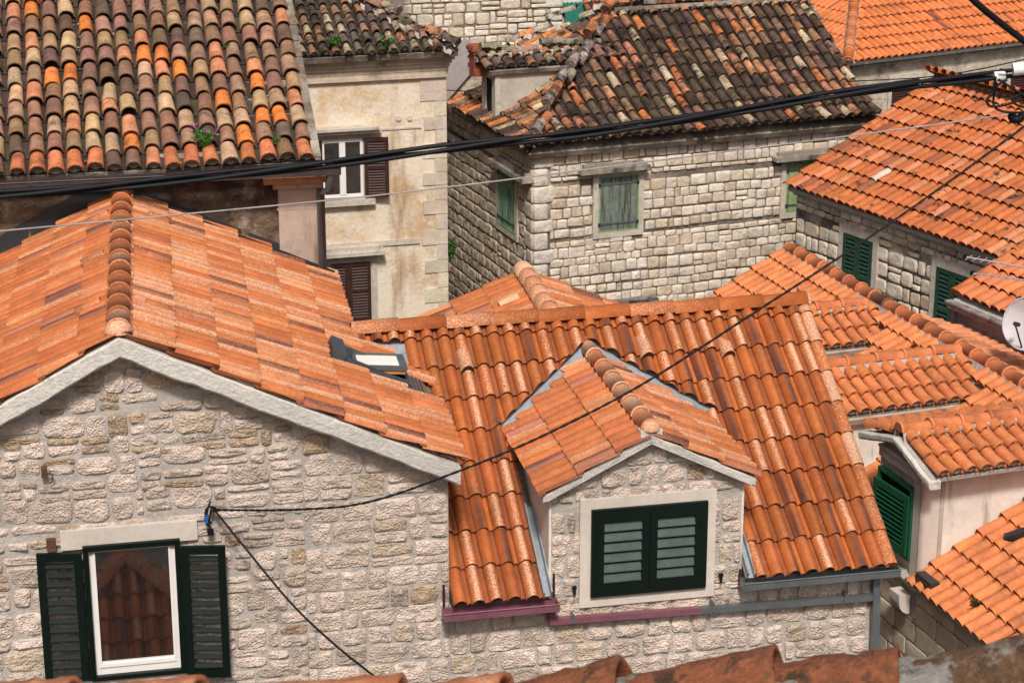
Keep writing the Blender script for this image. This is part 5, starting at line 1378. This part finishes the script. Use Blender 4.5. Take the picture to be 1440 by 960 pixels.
cable('cable', 'thick bundle of twisted black cables sweeping across the whole scene', [at(*q) for q in thick], .021, M['rubber'], 3, 5.5, .031)
up2 = [(-260, 280, 11.6), (0, 276, 11.8), (150, 270, 11.9), (260, 247, 12), (480, 226, 12.2)]
wire = [(-220, 344, 12.2), (0, 325, 12.6), (440, 284, 13.2), (640, 262, 13.6), (900, 229, 14), (1250, 184, 14.6), (1440, 158, 15), (1700, 120, 15.4)]
cable('wire', 'thin pale grey wire crossing below the thick cable bundle', [at(*q) for q in wire], .0085, M['wire'])
wallp = onp(302, 717, FA.pt(0, 0, .16), FA.N); wy = wallp.y / K
diag = [(304, 717, wy), (420, 716, 13.9), (520, 705, 13.9), (640, 664, 13.9), (760, 614, 14), (900, 542, 14.1), (1060, 440, 14.3), (1250, 315, 14.6), (1440, 178, 15), (1640, 20, 15.4)]
cable('cable', 'slender black cable climbing from the wall bracket diagonally over the roofs', [wallp] + [at(*q) for q in diag[1:]], .0095, M['rubber'], 2, .25, .006)
low = [(302, 718, wy), (345, 770, wy - .1), (410, 848, wy - .3), (470, 905, wy - .6), (535, 957, wy - 1.0), (640, 1040, wy - 1.8)]
cable('cable', 'single black cable dropping from the wall bracket towards the foreground ridge', [wallp] + [at(*q) for q in low[1:]], .013, M['rubber'])
cable('cable', 'thick black cable cutting the top right corner', [at(1300, -70, 10.5), at(1368, 0, 10.5), at(1440, 58, 10.6), at(1560, 150, 10.7)], .026, M['rubber'])
cable('wire', 'thin dark wire in front of the far rendered wall, top right', [at(1190, 115, 26.5), at(1300, 109, 26), at(1380, 97, 25.5), at(1500, 70, 25)], .011, M['rubber'])
cable('wire', 'short dark wire across the alley end below the small window', [at(618, 126, 28), at(645, 128, 28.2), at(672, 128, 28.6)], .010, M['rubber'])
# cable splice at the right edge
Jn = thing('cable_splice', 'taped cable splice with loose black loops at the upper right edge', 'cable splice', at(1402, 106, 12.9))
mb = MB(); mb.tube([at(1398, 108, 12.95), at(1413, 107, 12.95)], .047, 10); mb.tube([at(1424, 98, 12.9), at(1470, 92, 12.9)], .06, 10); mb.build('tape', M['tape'], Jn)
mb = MB()
for pts in ([(1400, 108), (1396, 130), (1388, 140), (1394, 150), (1420, 146), (1440, 138), (1470, 130)], [(1404, 112), (1420, 122), (1440, 134), (1470, 146)], [(1416, 112), (1402, 122), (1397, 140), (1400, 152), (1416, 158), (1440, 158), (1470, 154)], [(1455, 132), (1432, 134), (1424, 142), (1436, 150), (1465, 152)], [(1406, 98), (1425, 99), (1460, 92)]):
    mb.tube(sag([at(x, y, 12.85 + .05 * R()) for x, y in pts], 10), .012, 6)
mb.tube(sag([at(1425, 160, 12.9), at(1423, 166, 12.9), at(1432, 168, 12.9), at(1440, 160, 12.9)], 8), .04, 6)
mb.build('loop', M['rubber'], Jn)
# wall junction
Wj = thing('cable_bracket', 'black cable clamp with a blue connector fixed to the stone wall above the open window', 'bracket', wallp)
mb = MB()
for pts in ([(296, 704), (292, 716), (291, 728), (297, 735)], [(302, 712), (296, 722), (294, 738), (298, 746)], [(306, 717), (298, 712), (290, 716), (289, 732), (296, 742)]):
    mb.tube(sag([onp(x, y, FA.pt(0, 0, .1 + .05 * R()), FA.N) for x, y in pts], 8), .011, 6)
a = onp(303, 717, FA.pt(0, 0, .13), FA.N); mb.tube([a - FA.U * .06, a + FA.U * .05], .02, 8); a = onp(296, 747, FA.pt(0, 0, .11), FA.N); mb.box(wallfr(a, 12), -.035, .035, -.035, .03, -.02, .03)
mb.tube([onp(298, 714, FA.pt(0, 0, 0), FA.N), onp(300, 716, FA.pt(0, 0, .14), FA.N)], .016, 6)
mb.build('clamp', M['rubber'], Wj)
mb = MB(); a = onp(290, 729, FA.pt(0, 0, .13), FA.N); mb.box(wallfr(a, 12), -.016, .016, -.05, .045, -.02, .02); mb.build('connector', M['blue'], Wj)
Hk = MB(); a = onp(62, 665, FA.pt(0, 0, .08), FA.N); f = wallfr(a, 12); Hk.box(f, -.03, .03, -.05, .06, -.08, .02); Hk.tube(sag([a + FA.U * .0, a + FA.U * .08 - Z * .02, a + FA.U * .08 - Z * .1, a + FA.U * .05 - Z * .12], 6), .01, 6)
tag(Hk.build('wall_hook', mat('rust', (.12, .055, .035), var=.3, rough=.9)), 'small rusty hook on the front gable wall, far left', 'hook')
Hk = MB(); a = onp(72, 766, FA.pt(0, 0, .05), FA.N); Hk.box(wallfr(a, 12), -.05, .05, -.07, .07, -.04, .02); tag(Hk.build('shutter_hinge_plate', bpy.data.materials['rust']), 'rusty plate beside the left end of the window lintel', 'plate')
# ================================================================ plants
def plant(name, label, base, n, h, sp, cols, flowers=0, up=Z, leaf=.03, thin=.25, group='weeds growing on the roofs'):
    mb = MB()
    for i in range(n):
        d = (up + V3((U_(-1, 1), U_(-1, 1), U_(-.3, .6))) * sp).normalized(); L = h * U_(.4, 1)
        p = [base + d * (L * t) + V3((0, 0, -.25 * L * t * t * sp)) + V3((U_(-1, 1), U_(-1, 1), 0)) * .012 for t in (0, .33, .66, 1)]
        c = jit(random.choice(cols), .3); mb.tube(p, .004, 4, (*c, 0))
        for k in range(7):
            q = p[1] + (p[3] - p[1]) * R(); e = V3((U_(-1, 1), U_(-1, 1), U_(-.4, 1))).normalized() * leaf * U_(.6, 1.3); s = e.cross(V3((R(), R(), R()))).normalized() * leaf * thin
            mb.add([q, q + e * .5 + s, q + e, q + e * .5 - s], [(0, 1, 2, 3)], (*jit(random.choice(cols), .3), 0))
        if i < flowers:
            q = p[3] + d * .05
            for k in range(6):
                e = V3((U_(-1, 1), U_(-1, 1), U_(-1, 1))).normalized() * .028; s = e.cross(Z).normalized() * .014
                mb.add([q, q + e * .5 + s, q + e, q + e * .5 - s], [(0, 1, 2, 3)], (*jit((.42, .04, .36), .2), 0))
    return tag(mb.build(name, M['leaf']), label, 'plant', group if name == 'roof_weed' else None)
GR = [(.07, .22, .03), (.12, .32, .05), (.05, .14, .02)]
def onroof(fr, x, y, w=.1): return onp(x, y, fr.pt(0, 0, w), fr.N)
plant('roof_weed', 'bright green bushy weed with magenta flowers growing from the old upper left tiles', onroof(FCr, 289, 210, .09), 70, .36, .55, GR, 14, leaf=.045)
plant('roof_weed', 'small green weed near the right verge of the old upper left roof', onroof(FCr, 388, 203, .09), 14, .2, .7, GR, 0, leaf=.04)
plant('roof_weed', 'tiny green sprout high between the old tiles, left of the verge', onroof(FCr, 321, 70, .09), 10, .1, .9, GR, 0, leaf=.04)
plant('roof_weed', 'green weed with pink flowers on the tiles above the ochre house, left one', onroof(FDr, 470, 66, .12), 26, .3, .7, GR, 6, leaf=.06)
plant('roof_weed', 'green weed on the tiles above the ochre house, right one', onroof(FDr, 543, 66, .12), 22, .26, .7, GR, 2, leaf=.06)
plant('roof_weed', 'dry olive tuft of moss on the lower right orange tiles', onroof(FHr, 1373, 852, .1), 40, .16, 1.0, [(.07, .07, .02), (.05, .04, .015)], 0, leaf=.03)
plant('alley_plant', 'dark green plant with pink blooms low in the narrow alley', at(633, 368, 29), 24, .6, .3, GR, 5, leaf=.09, thin=.4)
Bk = MB(); a = onroof(FHr, 1413, 757, .14); b = onroof(FHr, 1475, 737, .22); f = Fr(a, b - a, FHr.N); Bk.box(f, 0, (b - a).length, -.03, .05, -.05, .05); Bk.box(f, .02, .08, -.14, -.03, -.03, .03)
tag(Bk.build('metal_bracket', M['lead_dark']), 'dark metal bar lying on the lower right orange tiles', 'bracket')
# ================================================================ light, sky, camera
w = bpy.data.worlds.new('World'); SC.world = w; w.use_nodes = True
nt = w.node_tree; bg = nt.nodes['Background']; sk_ = nt.nodes.new('ShaderNodeTexSky'); sk_.sky_type = 'NISHITA'; sk_.sun_disc = False
EL, AZ = 50, 178     # azimuth measured clockwise from the view direction (+Y): the sun stands behind the camera
sk_.sun_elevation = rad(EL); sk_.sun_rotation = rad(AZ); sk_.dust_density = 6; sk_.air_density = 1; sk_.ozone_density = .6
nt.links.new(sk_.outputs[0], bg.inputs[0]); bg.inputs[1].default_value = .052
sl = bpy.data.lights.new('sun', 'SUN'); sl.energy = 2.4; sl.angle = rad(8); sl.color = (1, .93, .84)
so = bpy.data.objects.new('sun', sl); COL.objects.link(so)
sd = V3((math.sin(rad(AZ)) * math.cos(rad(EL)), math.cos(rad(AZ)) * math.cos(rad(EL)), math.sin(rad(EL))))
so.rotation_euler = sd.to_track_quat('Z', 'Y').to_euler(); so.location = (0, 0, 60)
cam = bpy.data.cameras.new('camera'); co = bpy.data.objects.new('camera', cam); COL.objects.link(co); SC.camera = co
co.location = CAM; co.rotation_euler = (math.pi / 2 - PITCH, 0, 0)
cam.sensor_width = 36; cam.sensor_fit = 'HORIZONTAL'; cam.lens = 36 * FPX / 1440; cam.clip_end = 2000; cam.clip_start = .1
cam.dof.use_dof = True; cam.dof.focus_distance = 28; cam.dof.aperture_fstop = 9
SC.view_settings.view_transform = 'Standard'; SC.view_settings.look = 'None'; SC.view_settings.exposure = .6; SC.view_settings.gamma = 1
SC.view_settings.use_curve_mapping = False
